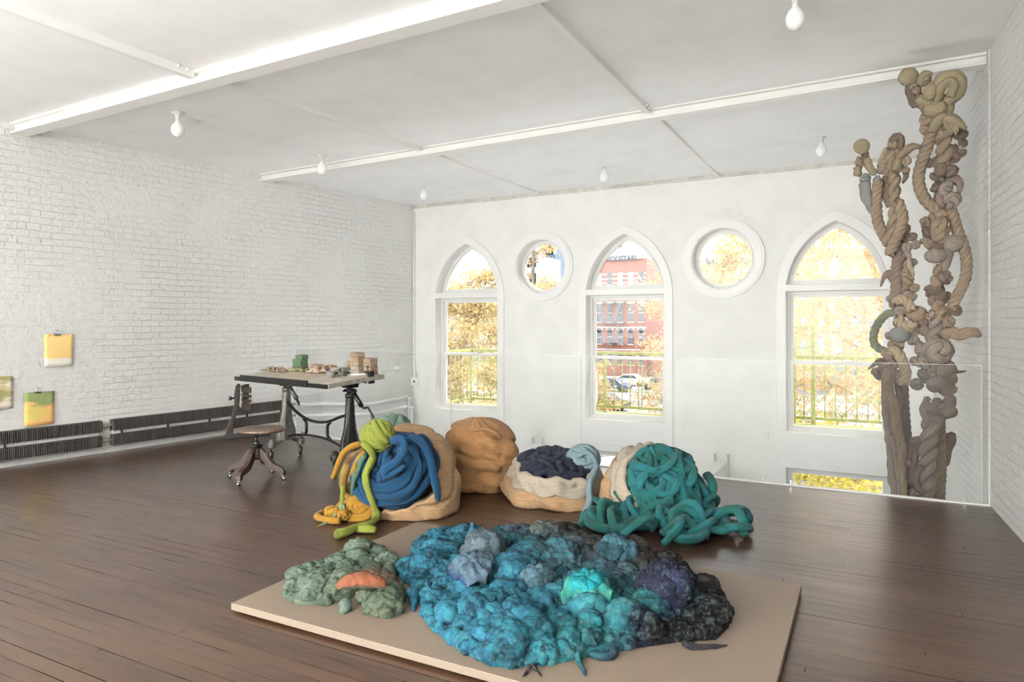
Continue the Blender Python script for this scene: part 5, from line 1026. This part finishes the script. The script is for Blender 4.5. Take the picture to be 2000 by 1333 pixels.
for (u, v, r, c) in ((1770, 448, 9, 'tan'), (1780, 461, 10, 'rose'), (1764, 462, 9, 'brown'), (1770, 483, 11, 'taupe'), (1787, 479, 9, 'taupe'), (1757, 506, 11, 'rose'), (1770, 500, 9, 'taupe'), (1783, 513, 8, 'taupe'), (1774, 520, 10, 'tan'), (1765, 472, 8, 'brown')): part(RB, 'knot', [(u, v)], r, c)
part(RB, 'rope', [(1746, 480), (1754, 505), (1750, 535), (1751, 565), (1746, 592)], 10.5, 'rose'); part(RB, 'strand', [(1775, 505), (1777, 520), (1786, 540), (1783, 530)], [3, 5, 2, 1], 'pale', dy=-.08)
for (u, v, r, c) in ((1768, 534, 10, 'olive'), (1772, 549, 12, 'olive'), (1787, 562, 9, 'tan'), (1768, 564, 10, 'tan'), (1776, 579, 13, 'taupe'), (1762, 609, 12, 'taupe'), (1753, 632, 9, 'brown'), (1740, 585, 8, 'grey'), (1744, 594, 8, 'rose')): part(RB, 'knot', [(u, v)], r, c)
part(RB, 'rope', [(1750, 593), (1758, 584), (1772, 592), (1782, 606)], 9, 'pale', dy=-.07); part(RB, 'rope', [(1754, 620), (1762, 634), (1776, 640), (1784, 630)], 10, 'pale', dy=-.04)
part(RB, 'strand', [(1745, 545), (1735, 534), (1727, 542), (1720, 560)], [8, 7, 5, 1.5], 'rose'); part(RB, 'rope', [(1752, 610), (1732, 614), (1714, 634), (1706, 657), (1710, 676), (1730, 688)], 7.5, 'moss', dy=.03, pitch=.16)
part(RB, 'ball', [(1758, 654)], 17, 'grey', sc=(1.1, .9, .95), dy=-.04); part(RB, 'ball', [(1737, 656)], 8, 'rose'); part(RB, 'knot', [(1746, 674)], 12, 'tan'); part(RB, 'knot', [(1756, 672)], 11, 'tan'); part(RB, 'knot', [(1740, 697)], 13, 'rose'); part(RB, 'knot', [(1730, 690)], 9, 'tan')
part(RB, 'rope', [(1736, 684), (1752, 688), (1762, 706), (1769, 730), (1763, 752)], 10, 'pale', dy=-.06)
for (u, v, r, c) in ((1728, 718, 13, 'rose'), (1713, 731, 13, 'rose'), (1720, 708, 9, 'brown'), (1742, 712, 12, 'rose'), (1750, 735, 13, 'tan'), (1758, 742, 10, 'tan')): part(RB, 'knot', [(u, v)], r, c, dy=-.03)
part(RB, 'strand', [(1716, 706), (1707, 713), (1696, 721)], [5, 4, 1.5], 'rose')
part(RB, 'strand', [(1738, 722), (1733, 745), (1740, 772), (1749, 790), (1752, 834), (1761, 870), (1760, 905), (1764, 940), (1766, 980)], [10, 11, 9, 9, 10, 8, 8, 7, 7], 'tan', dy=-.10, down=dn(1766, 985, -.1)); part(RB, 'strand', [(1729, 755), (1732, 800), (1736, 845), (1741, 890), (1742, 928), (1750, 980)], [8, 9, 9, 8, 8, 8], 'taupe', dy=-.02, down=dn(1750, 985))
part(RB, 'strand', [(1742, 850), (1750, 886), (1757, 928), (1760, 980)], [7, 8, 8, 8], 'taupe', dy=-.06, down=dn(1760, 985, -.06)); part(RB, 'rope', [(1762, 745), (1764, 790), (1767, 834), (1770, 875), (1768, 920), (1769, 980)], 10.5, 'rose', dy=.05, down=dn(1769, 985, .05)); part(RB, 'strand', [(1752, 748), (1758, 790), (1754, 830), (1750, 870)], [5, 6, 5, 4], 'rose', dy=-.01)
part(RB, 'strand', [(1766, 890), (1776, 872), (1790, 862), (1798, 868), (1798, 880)], [8, 9, 9, 8, 5], 'rose', dy=.02); part(RB, 'strand', [(1792, 866), (1786, 895), (1780, 925), (1772, 945)], [8, 8, 7, 6], 'rose', dy=.0); part(RB, 'strand', [(1778, 880), (1772, 900), (1768, 925), (1776, 945)], [6, 6, 6, 5], 'tan')
for (u, v, r, c) in ((1772, 905, 8, 'pale'), (1781, 940, 8, 'tan'), (1782, 953, 8, 'brown'), (1781, 966, 9, 'tan'), (1774, 978, 9, 'taupe')): part(RB, 'knot', [(u, v)], r, c)
# ================================================================ OUTSIDE
ZG = -6.8
masph = m_plain('asphalt', (120, 120, 122), .9, 0, .1, .6); mpave = m_plain('pavement', (170, 166, 158), .9, 0, .08, .8)
b = MB(); b.box((-150, YW+4.5, ZG-.2), (90, 175, ZG)); struct(b.build('street', masph)); b = MB(); b.box((-40, YW+.36, ZG-.2), (20, YW+4.5, ZG+.12)); struct(b.build('sidewalk', mpave))
b = MB(); b.box((-110, 96, ZG), (60, 101, ZG+.14)); struct(b.build('sidewalk_opposite', mpave))
# balcony with iron railing
mrail = m_plain('yellow_green_iron', (146, 148, 96), .6, .0, .14, 20, .3); mdeck = NM('balcony_boards', .8, 0, (160,158,104)); f_ = mdeck.noise(mdeck.vec('pos', (.6, 14, 1)), 3, 5, .7); mdeck = mdeck.out(mdeck.ramp(f_, [(.3, (120, 122, 72)), (.7, (176, 174, 128))]), mdeck.bump(f_, .4, .01))
YR = 11.34; BX0 = float(atY(920, 700, YR)[0]); BX1 = 1.4
BA = root('balcony', ((BX0+BX1)/2, YR, 0), 'yellow green iron balcony with scrollwork railing and board deck outside the windows', 'balcony')
b = MB()
yy = YW+.37
while yy < YR+.02: b.box((BX0-.04, yy, -.075), (BX1, yy+.09, -.035)); yy += .10
b.build('deck', mdeck, BA)
b = MB(); b.box((BX0, YR-.035, .955), (BX1, YR+.035, 1.01)); b.box((BX0, YR-.015, .885), (BX1, YR+.015, .90)); b.box((BX0-.035, YW+.38, .955), (BX0+.035, YR+.035, 1.01)); b.build('top_rail', mrail, BA, bevel=.006)
b = MB(); b.box((BX0, YR-.02, .03), (BX1, YR+.02, .075)); b.box((BX0-.02, YW+.38, .03), (BX0+.02, YR+.02, .075)); b.build('bottom_rail', mrail, BA, bevel=.004)
def post(x, y, z1=.96, w_=.022): b = MB(); b.box((x-w_, y-w_, -.04), (x+w_, y+w_, z1)); b.build('post', mrail, BA, bevel=.004)
post(BX0, YR); post(float(atY(1186, 700, YR)[0]), YR-.12); px = float(atY(1589, 700, YR)[0]); post(px, YR-.05, 1.44, .03); post(px-.26, YR-.05, 1.30, .015)
b = MB(); b.box((px-.9, YR-.07, 1.42), (px+.03, YR-.03, 1.455)); b.box((px-.9, YR-.07, 1.12), (px+.0, YR-.05, 1.14)); b.build('upper_rail', mrail, BA)
MED = float(atY(1288, 752, YR)[0])
def scroll(x, z, s, t, y=None, ax='x'):
    P = []
    for i in range(16):
        a = i/15*4.6; r_ = .008+.030*(i/15); P.append((math.cos(a)*r_, math.sin(a)*r_))
    P = P[::1]; x0, z0 = P[-1]
    P += [(x0+.02, z0+.04), (x0+.045+.004, z0+.085)]
    out = []
    for (a, c) in P: out.append(np.array([x+s*a, YR, z+t*c]))
    return out
n = 0; x = BX0+.145
pb = None
while x < BX1:
    near_med = abs(x-MED) < .30
    if not near_med:
        b = MB(); b.tube([(x, YR, .07), (x, YR, .30), (x, YR, .60), (x, YR, .89)], .0085, 6, flat=True)
        z = .34
        while z < .62: b.ball((x, YR, z), .0125, 1); z += .026
        b.build('baluster', mrail, BA, smooth=True)
        b = MB()
        for s in (-1, 1):
            b.tube(scroll(x+s*.040, .135, s, 1), .0055, 5, step=.012); b.tube(scroll(x+s*.036, .34, s, -1), .005, 5, step=.012); b.tube(scroll(x+s*.040, .80, s, -1), .005, 5, step=.012)
        b.build('scroll', mrail, BA, smooth=True)
    x += .145
y = YR-.145
while y > YW+.4:
    b = MB(); b.tube([(BX0, y, .07), (BX0, y, .45), (BX0, y, .89)], .0085, 6, flat=True)
    for s in (-1, 1):
        q = scroll(0, .135, s, 1); b.tube([np.array([BX0, y+s*.04+p[0], p[2]]) for p in q], .0055, 5, step=.012)
    b.build('baluster', mrail, BA, smooth=True); y -= .145
b = MB()
for i in range(2): R_ = (.285, .11)[i]; b.tube([(MED+R_*math.cos(2*math.pi*k/28), YR, .48+R_*1.2*math.sin(2*math.pi*k/28)) for k in range(29)], .009, 6, step=.03, cap=False)
for s in (1, -1):
    tri = [(MED+.27*math.cos(math.pi/2*s+2*math.pi*k/3), YR, .48+.32*math.sin(math.pi/2*s+2*math.pi*k/3)) for k in range(3)]
    for k in range(3): b.tube([tri[k], tri[(k+1) % 3]], .008, 6, flat=True)
for s in (-1, 1): b.tube([(MED+s*.30, YR, .07), (MED+s*.30, YR, .89)], .0085, 6, flat=True)
b.build('medallion', mrail, BA, smooth=True)
# ---- trees
def m_leaf(nm, c0, c1, c2):
    m = NM(nm, .7, 0, c0); f = m.noise(m.vec('pos'), 3.1, 2); c = m.ramp(f, [(.3, c0), (.5, c1), (.7, c2)]); m.l(c, m.b.inputs['Base Color'])
    tr = m.n('BsdfTranslucent'); m.l(c, tr.inputs[0]); mx = m.n('MixShader'); mx.inputs[0].default_value = .4; m.l(m.b.outputs[0], mx.inputs[1]); m.l(tr.outputs[0], mx.inputs[2]); m.l(mx.outputs[0], m.t.nodes['Material Output'].inputs[0]); return m.m
mbark = m_plain('plane_bark', (168, 158, 138), .8, 0, .25, 5); mbark2 = m_plain('dark_bark', (96, 92, 82), .8, 0, .25, 5)
lf = {'gold': m_leaf('golden_leaves', (174, 152, 100), (192, 170, 120), (150, 138, 102)), 'amber': m_leaf('amber_leaves', (180, 142, 100), (200, 166, 122), (146, 126, 100)), 'yellow': m_leaf('yellow_leaves', (186, 174, 66), (206, 194, 96), (150, 150, 70))}
def tree(u, Y, ztop, spread, nleaf, leaf, lsize, lab, bark=mbark, zc0=-3., trunk=.16, seed=1, lean=0., nb=26, bot=-3.2, kind='tree', clump=.9):
    rs = random.Random(seed); nr = np.random.RandomState(seed); base = atY(u, 632, Y); base[2] = ZG
    r = root(kind, base, lab, kind, 'autumn trees outside the windows'); b = MB()
    H_ = ztop-ZG; tr = [base+np.array([lean*t+.25*noise.noise(Vector((t*4, seed, 0))), .25*noise.noise(Vector((t*4, seed, 7))), H_*t]) for t in np.linspace(0, .93, 9)]
    b.tube(tr, [trunk*(1-.085*i) for i in range(9)], 10, step=.25, wob=.06); tips = []
    for k in range(nb):
        t = rs.uniform(max(.12, (bot-.8-ZG)/H_), .9); i = min(7, int(t/.93*8)); p0 = tr[i]+(tr[i+1]-tr[i])*(t/.93*8-i); th = rs.uniform(0, 6.28); L = spread*rs.uniform(.55, 1.05)*(1.1-t*.6); up = rs.uniform(.15, .75)
        P = [p0]; q = p0
        for j in range(4): q = q+np.array([math.cos(th), math.sin(th), up])*L/4+np.array([rs.uniform(-1, 1), rs.uniform(-1, 1), rs.uniform(-.6, .7)])*L*.07; P.append(q)
        r0 = trunk*.36*(1-t*.5); b.tube(P, [r0, r0*.75, r0*.5, r0*.3, r0*.12], 6, step=.2)
        for j in range(1, 5):
            tips.append(P[j])
            for s in range(3):
                th2 = th+rs.uniform(-1.5, 1.5); l2 = L*rs.uniform(.18, .4); e = P[j]+np.array([math.cos(th2), math.sin(th2), rs.uniform(-.3, .8)])*l2; m_ = (P[j]+e)/2+np.array([0, 0, l2*.08]); b.tube([P[j], m_, e], [r0*.28, r0*.18, r0*.05], 4, step=.3); tips += [e, m_]
                for s2 in range(2):
                    e2 = m_+np.array([rs.uniform(-1, 1), rs.uniform(-1, 1), rs.uniform(-.4, .8)])*l2*.7; b.tube([m_, e2], [r0*.12, r0*.03], 3, flat=True, cap=False); tips.append(e2)
    b.build('trunk', bark, r, smooth=True)
    tips = np.array([t for t in tips if t[2] > bot]); idx = nr.randint(0, len(tips), nleaf); c = tips[idx]+nr.normal(0, .16*clump, (nleaf, 3))*np.array([1.2, 1.2, 1]); A = nr.normal(size=(nleaf, 3)); A /= np.linalg.norm(A, axis=1)[:, None]; B_ = np.cross(A, nr.normal(size=(nleaf, 3))); B_ /= np.linalg.norm(B_, axis=1)[:, None]; N_ = np.cross(A, B_)
    s = (lsize*nr.uniform(.6, 1.25, nleaf))[:, None]; V = np.stack([c-A*s, c+B_*s*.7+N_*s*.25, c+A*s, c-B_*s*.7+N_*s*.25], 1).reshape(-1, 3)
    b = MB(); b.add(V, [(4*i, 4*i+1, 4*i+2, 4*i+3) for i in range(nleaf)]); o = b.build('leaves', leaf, r)
    o['kind'] = 'stuff'; return r
tree(1628, 14.6, 6.2, 2.6, 6800, lf['gold'], .050, 'slim pale trunked tree rising in the middle of the right window', trunk=.085, seed=3, nb=44, bot=-1.5)
tree(1755, 17.5, 6.5, 3.0, 6800, lf['amber'], .060, 'amber tree behind the rope pieces at the right edge of the right window', trunk=.14, seed=8, nb=44, bot=-1.5)
tree(1490, 19.0, 5.0, 2.2, 5200, lf['amber'], .060, 'amber leaved tree filling the lower part of the right round window', trunk=.15, seed=12, nb=40, bot=-2)
tree(1410, 22.0, 4.9, 2.0, 4200, lf['gold'], .070, 'golden tree beyond the right round window, left of the amber one', trunk=.16, seed=21, nb=36, bot=-2)
tree(1300, 17.0, 4.4, 1.25, 2300, lf['amber'], .052, 'pale leaning tree with sparse amber leaves at the right of the middle window', trunk=.13, seed=31, nb=30, lean=.3, bot=-1.2, clump=.7)
tree(1165, 30.0, -.6, 1.9, 3000, lf['amber'], .085, 'low rusty tree across the street at the left foot of the brick tenement', trunk=.14, seed=33, nb=26, bot=-4.4)
tree(1040, 19.0, 5.4, 1.6, 2000, lf['amber'], .055, 'nearly bare dark trunked tree seen through the left round window', bark=mbark2, trunk=.12, seed=44, nb=26, bot=-1, clump=.6)
tree(905, 21.0, 4.1, 3.0, 15000, lf['gold'], .072, 'dense golden tree filling the left window', trunk=.2, seed=52, nb=46, bot=-4.5)
tree(990, 30.0, 3.8, 2.6, 8000, lf['gold'], .10, 'rounded golden tree behind, at the right side of the left window', trunk=.22, seed=57, nb=36, bot=-5)
tree(1088, 36.0, 4.6, 2.4, 5000, lf['amber'], .10, 'orange tree low in the left round window', trunk=.22, seed=61, nb=36, bot=-5)
tree(1590, 13.4, -.2, 1.7, 3600, lf['yellow'], .055, 'bright yellow bushy young tree just below the balcony by the right window', trunk=.06, seed=71, nb=30, bot=-3.8, kind='sapling')
tree(1700, 13.2, -.5, 1.6, 3200, lf['yellow'], .055, 'yellow leafy sapling seen through the lowest pane of the right window', trunk=.06, seed=75, nb=28, bot=-4, kind='sapling')
# ---- brick tenement with fire escape and painted parapet
mred = NM('red_brick', .9, 0, (150, 84, 68)); bt = mred.n('TexBrick'); mred.l(mred.vec('pos', swz='XZY'), bt.inputs['Vector']); bt.inputs['Scale'].default_value = 1; bt.inputs['Brick Width'].default_value = .4; bt.inputs['Row Height'].default_value = .14; bt.inputs['Mortar Size'].default_value = .02
bt.inputs['Color1'].default_value = (*lin((122, 74, 62)), 1); bt.inputs['Color2'].default_value = (*lin((136, 86, 72)), 1); bt.inputs['Mortar'].default_value = (*lin((150, 110, 96)), 1); mred = mred.out(bt.outputs['Color'])
mstone = m_plain('pale_stone', (178, 176, 170), .8, 0, .05, .6); mgrey = m_plain('grey_facade', (150, 158, 160), .8, 0, .06, .4); mdark = NM('dark_window_glass', .12, 0, (58, 68, 74), .7).m; mlg = NM('reflecting_glass', .1, 0, (120, 136, 146), .8).m; mblue = m_plain('blue_tower_glass', (58, 74, 94), .5, 0, .12, .05); mfe = m_plain('fire_escape_iron', (120, 128, 134), .7, 0, .05, 5)
YBD = 103.0
def bx(u, v=600): return float(atY(u, v, YBD)[0])
def bz(v, u=1200): return float(atY(u, v, YBD)[2])
X0, X1, ZT = bx(1108), bx(1262), bz(508)
BR = root('tenement_building', ((X0+X1)/2, YBD, ZG), 'red brick tenement with white banded windows, fire escape and graffiti parapet across the street', 'building', 'buildings across the street')
b = MB(); b.box((X0, YBD, ZG), (X1, YBD+12, ZT)); b.build('wall', mred, BR)
b = MB(); b.box((X0-.1, YBD-.25, ZT), (X1+.1, YBD+.4, ZT+1.0)); b.build('parapet', mstone, BR)
b = MB(); b.box((X0+4, YBD+4, ZT+1), (X0+9, YBD+8, ZT+2.6)); b.box((bx(1190), YBD+1, ZT+2.3), (bx(1208), YBD+2.5, ZT+2.9)); b.build('roof_hut', mgrey, BR)
wx = [1130+20.4*i for i in range(7)]
rows = [(533, 556, 0), (588+6, 632-3, 1), (646, 672, 2), (690, 712, 3)]
for (v0, v1, kd) in rows:
    z1, z0 = bz(v0), bz(v1)
    for i, uu in enumerate(wx):
        x = bx(uu); 
        b = MB(); b.box((x-.40, YBD-.06, z0), (x+.40, YBD+.02, z1))
        if kd == 2: b.lathe([(0, -.06), (.40, -.06), (.40, .02), (0, .02)], (x, YBD, z1), 20, (0, 1, 0), False)
        wn_ = b.build('window', mlg if (i % 3 and kd == 0) else mdark, BR)
        b = MB(); b.box((x-.42, YBD-.09, (z0+z1)/2-.04), (x+.42, YBD-.05, (z0+z1)/2+.04)); b.box((x-.5, YBD-.14, z0-.16), (x+.5, YBD, z0))
        if kd == 1: b.box((x-.55, YBD-.16, z1), (x+.55, YBD, z1+.34))
        if kd == 2: b.tube([(x+.52*math.cos(a), YBD-.08, z1+.52*math.sin(a)) for a in np.linspace(0, math.pi, 9)], .12, 6, step=.3)
        b.build('surround', mstone, wn_)
b = MB()
for vv in (536, 545, 553, 583, 640, 683): z = bz(vv); b.box((X0, YBD-.04, z-.11), (X1, YBD+.01, z+.11))
b.build('stone_bands', mstone, BR)
b = MB()
for vv in (592, 631, 669):
    z = bz(vv); xa, xb = bx(1178), bx(1222); b.box((xa, YBD-1.2, z-.06), (xb, YBD, z)); b.box((xa, YBD-1.22, z+.9), (xb, YBD-1.16, z+.98))
    x = xa
    while x < xb: b.box((x-.025, YBD-1.2, z), (x+.025, YBD-1.16, z+.95)); x += .28
for (ua, va, ub, vb) in ((1196, 631, 1214, 592), (1196, 669, 1214, 631), (1178, 631, 1190, 592), (1180, 710, 1192, 669)):
    for dx in (0, .5): b.tube([(bx(ua)+dx, YBD-1.0, bz(va)), (bx(ub)+dx, YBD-1.0, bz(vb))], .06, 4, flat=True)
b.build('fire_escape', mfe, BR)
def lettering(txt, x, y, z, size, col, parent, name='lettering', stroke=.0):
    cu = bpy.data.curves.new('t', 'FONT'); cu.body = txt; cu.size = size; cu.extrude = .03; cu.offset = stroke; t = bpy.data.objects.new('t', cu); COL.objects.link(t); bpy.context.view_layer.update()
    me = bpy.data.meshes.new_from_object(t.evaluated_get(bpy.context.evaluated_depsgraph_get())); bpy.data.objects.remove(t); me.materials.clear(); me.materials.append(col)
    o = bpy.data.objects.new(name, me); COL.objects.link(o); o.parent = parent; o.location = np.array([x, y, z])-ORG[parent.name]; o.rotation_euler = (math.pi/2, 0, 0); return o
mink = m_plain('spray_paint', (84, 92, 104), .8); lettering('NOOSTARI', bx(1184), YBD-.30, ZT-.15, 1.0, mink, BR, stroke=.02)
def block(name, u0, u1, vtop, Y, dep, mt, wm, lab, nwx, fl=3.2, ww=.9, wh=1.7, cat='building', nz=None):
    xa, xb = float(atY(u0, 600, Y)[0]), float(atY(u1, 600, Y)[0]); zt = float(atY((u0+u1)/2, vtop, Y)[2]); r = root(name, ((xa+xb)/2, Y, ZG), lab, cat, 'buildings across the street')
    b = MB(); b.box((xa, Y, ZG), (xb, Y+dep, zt)); b.box((xa-.1, Y-.2, zt-.6), (xb+.1, Y+.1, zt+.25)); b.build('wall', mt, r); z = zt-2.8; k = 0
    while z > ZG+1 and k < 40:
        for i in range(nwx):
            x = xa+(xb-xa)*(i+.5)/nwx; b = MB(); b.box((x-ww/2, Y-.05, z), (x+ww/2, Y+.02, z+wh)); b.build('window', wm, r); k += 1
        z -= fl
    return r
block('grey_building', 1264, 1345, 522, 118, 12, mgrey, mdark, 'pale grey building right of the red brick tenement, behind the amber tree', 6)
block('grey_building', 1352, 1480, 508, 100, 12, m_plain('buff_brick', (140, 122, 110), .9, 0, .05, .5), mlg, 'long buff building seen low in the right round window', 8)
block('grey_building', 1490, 1760, 492, 92, 14, m_plain('tan_facade', (150, 130, 108), .9, 0, .05, .5), mlg, 'wide tan building behind the trees of the right window', 8)
block('grey_building', 940, 1100, 560, 110, 12, m_plain('slate_facade', (140, 148, 152), .9, 0, .05, .5), mdark, 'slate grey building behind the left round window trees', 8)
block('grey_building', 820, 935, 585, 96, 12, mgrey, mdark, 'pale grey building mostly hidden by the golden tree in the left window', 6)
block('glass_tower', 1062, 1084, 478, 172, 14, mblue, mlg, 'distant pale blue high rise seen in the left round window', 4, 4.5, 1.6, 3.)
block('glass_tower', 1026, 1050, 500, 150, 14, mgrey, mlg, 'distant shorter grey high rise left of the pale blue one', 4, 4.5, 1.6, 3.)
lettering('VOBE SUE', float(atY(1378, 520, 99.7)[0]), 99.75, float(atY(1400, 517, 99.7)[2]), 1.5, mink, [o for o in bpy.data.objects if o.name == 'grey_building.001'][0], stroke=.02)
# ---- cars
def car(u, Y, col, lab, L=4.7, h=1.55, rot=0., van=False):
    p = atY(u, 740, Y); p[2] = ZG; r = root('parked_car', p, lab, 'car', 'cars in the street'); mt = NM('car_paint', .3, 0, col, .6).m
    pr = [(-.5, .22), (-.5, .52), (-.47, .60), (-.33, .64), (-.20, .96), (.16, 1.0), (.30, .66), (.46, .58), (.5, .45), (.5, .22)] if not van else [(-.5, .2), (-.5, .95), (-.46, 1.0), (.22, 1.0), (.36, .66), (.48, .58), (.5, .2)]
    b = MB(); b.prism([(p[0]+x*L, p[2]+z*h) for x, z in pr], [], p[1]-.9, p[1]+.9); b.build('body', mt, r, fix=True, bevel=.08)
    b = MB(); b.prism([(p[0]+x*L, p[2]+z*h) for x, z in ((-.29, .66), (-.185, .91), (.14, .94), (.245, .68))], [], p[1]-.93, p[1]+.93); b.build('windows', mdark, r, fix=True)
    for sx in (-.31, .31):
        for sy in (-.85, .85): b = MB(); b.lathe([(0, -.11), (.30, -.11), (.33, -.06), (.33, .06), (.30, .11), (0, .11)], (p[0]+sx*L, p[1]+sy, ZG+.33), 18, (0, 1, 0), False); b.build('wheel', M['black'], r)
car(1232, 88, (226, 228, 230), 'white car parked across the street seen low in the middle window'); car(1195, 80, (60, 70, 92), 'dark blue car in front of the white one in the middle window'); car(1290, 84, (90, 96, 104), 'grey car right of the white one in the middle window')
car(1640, 40, (70, 92, 88), 'dark green van behind the railing in the right window', 5.2, 2.2, van=True); car(1180, 62, (30, 32, 36), 'black car nearest the railing in the middle window'); car(1600, 52, (176, 182, 190), 'silver car behind the branches in the right window'); car(1700, 30, (90, 108, 124), 'slate blue car low in the right window', 4.8, 1.5)
car(930, 60, (200, 200, 204), 'pale car behind the golden tree in the left window')
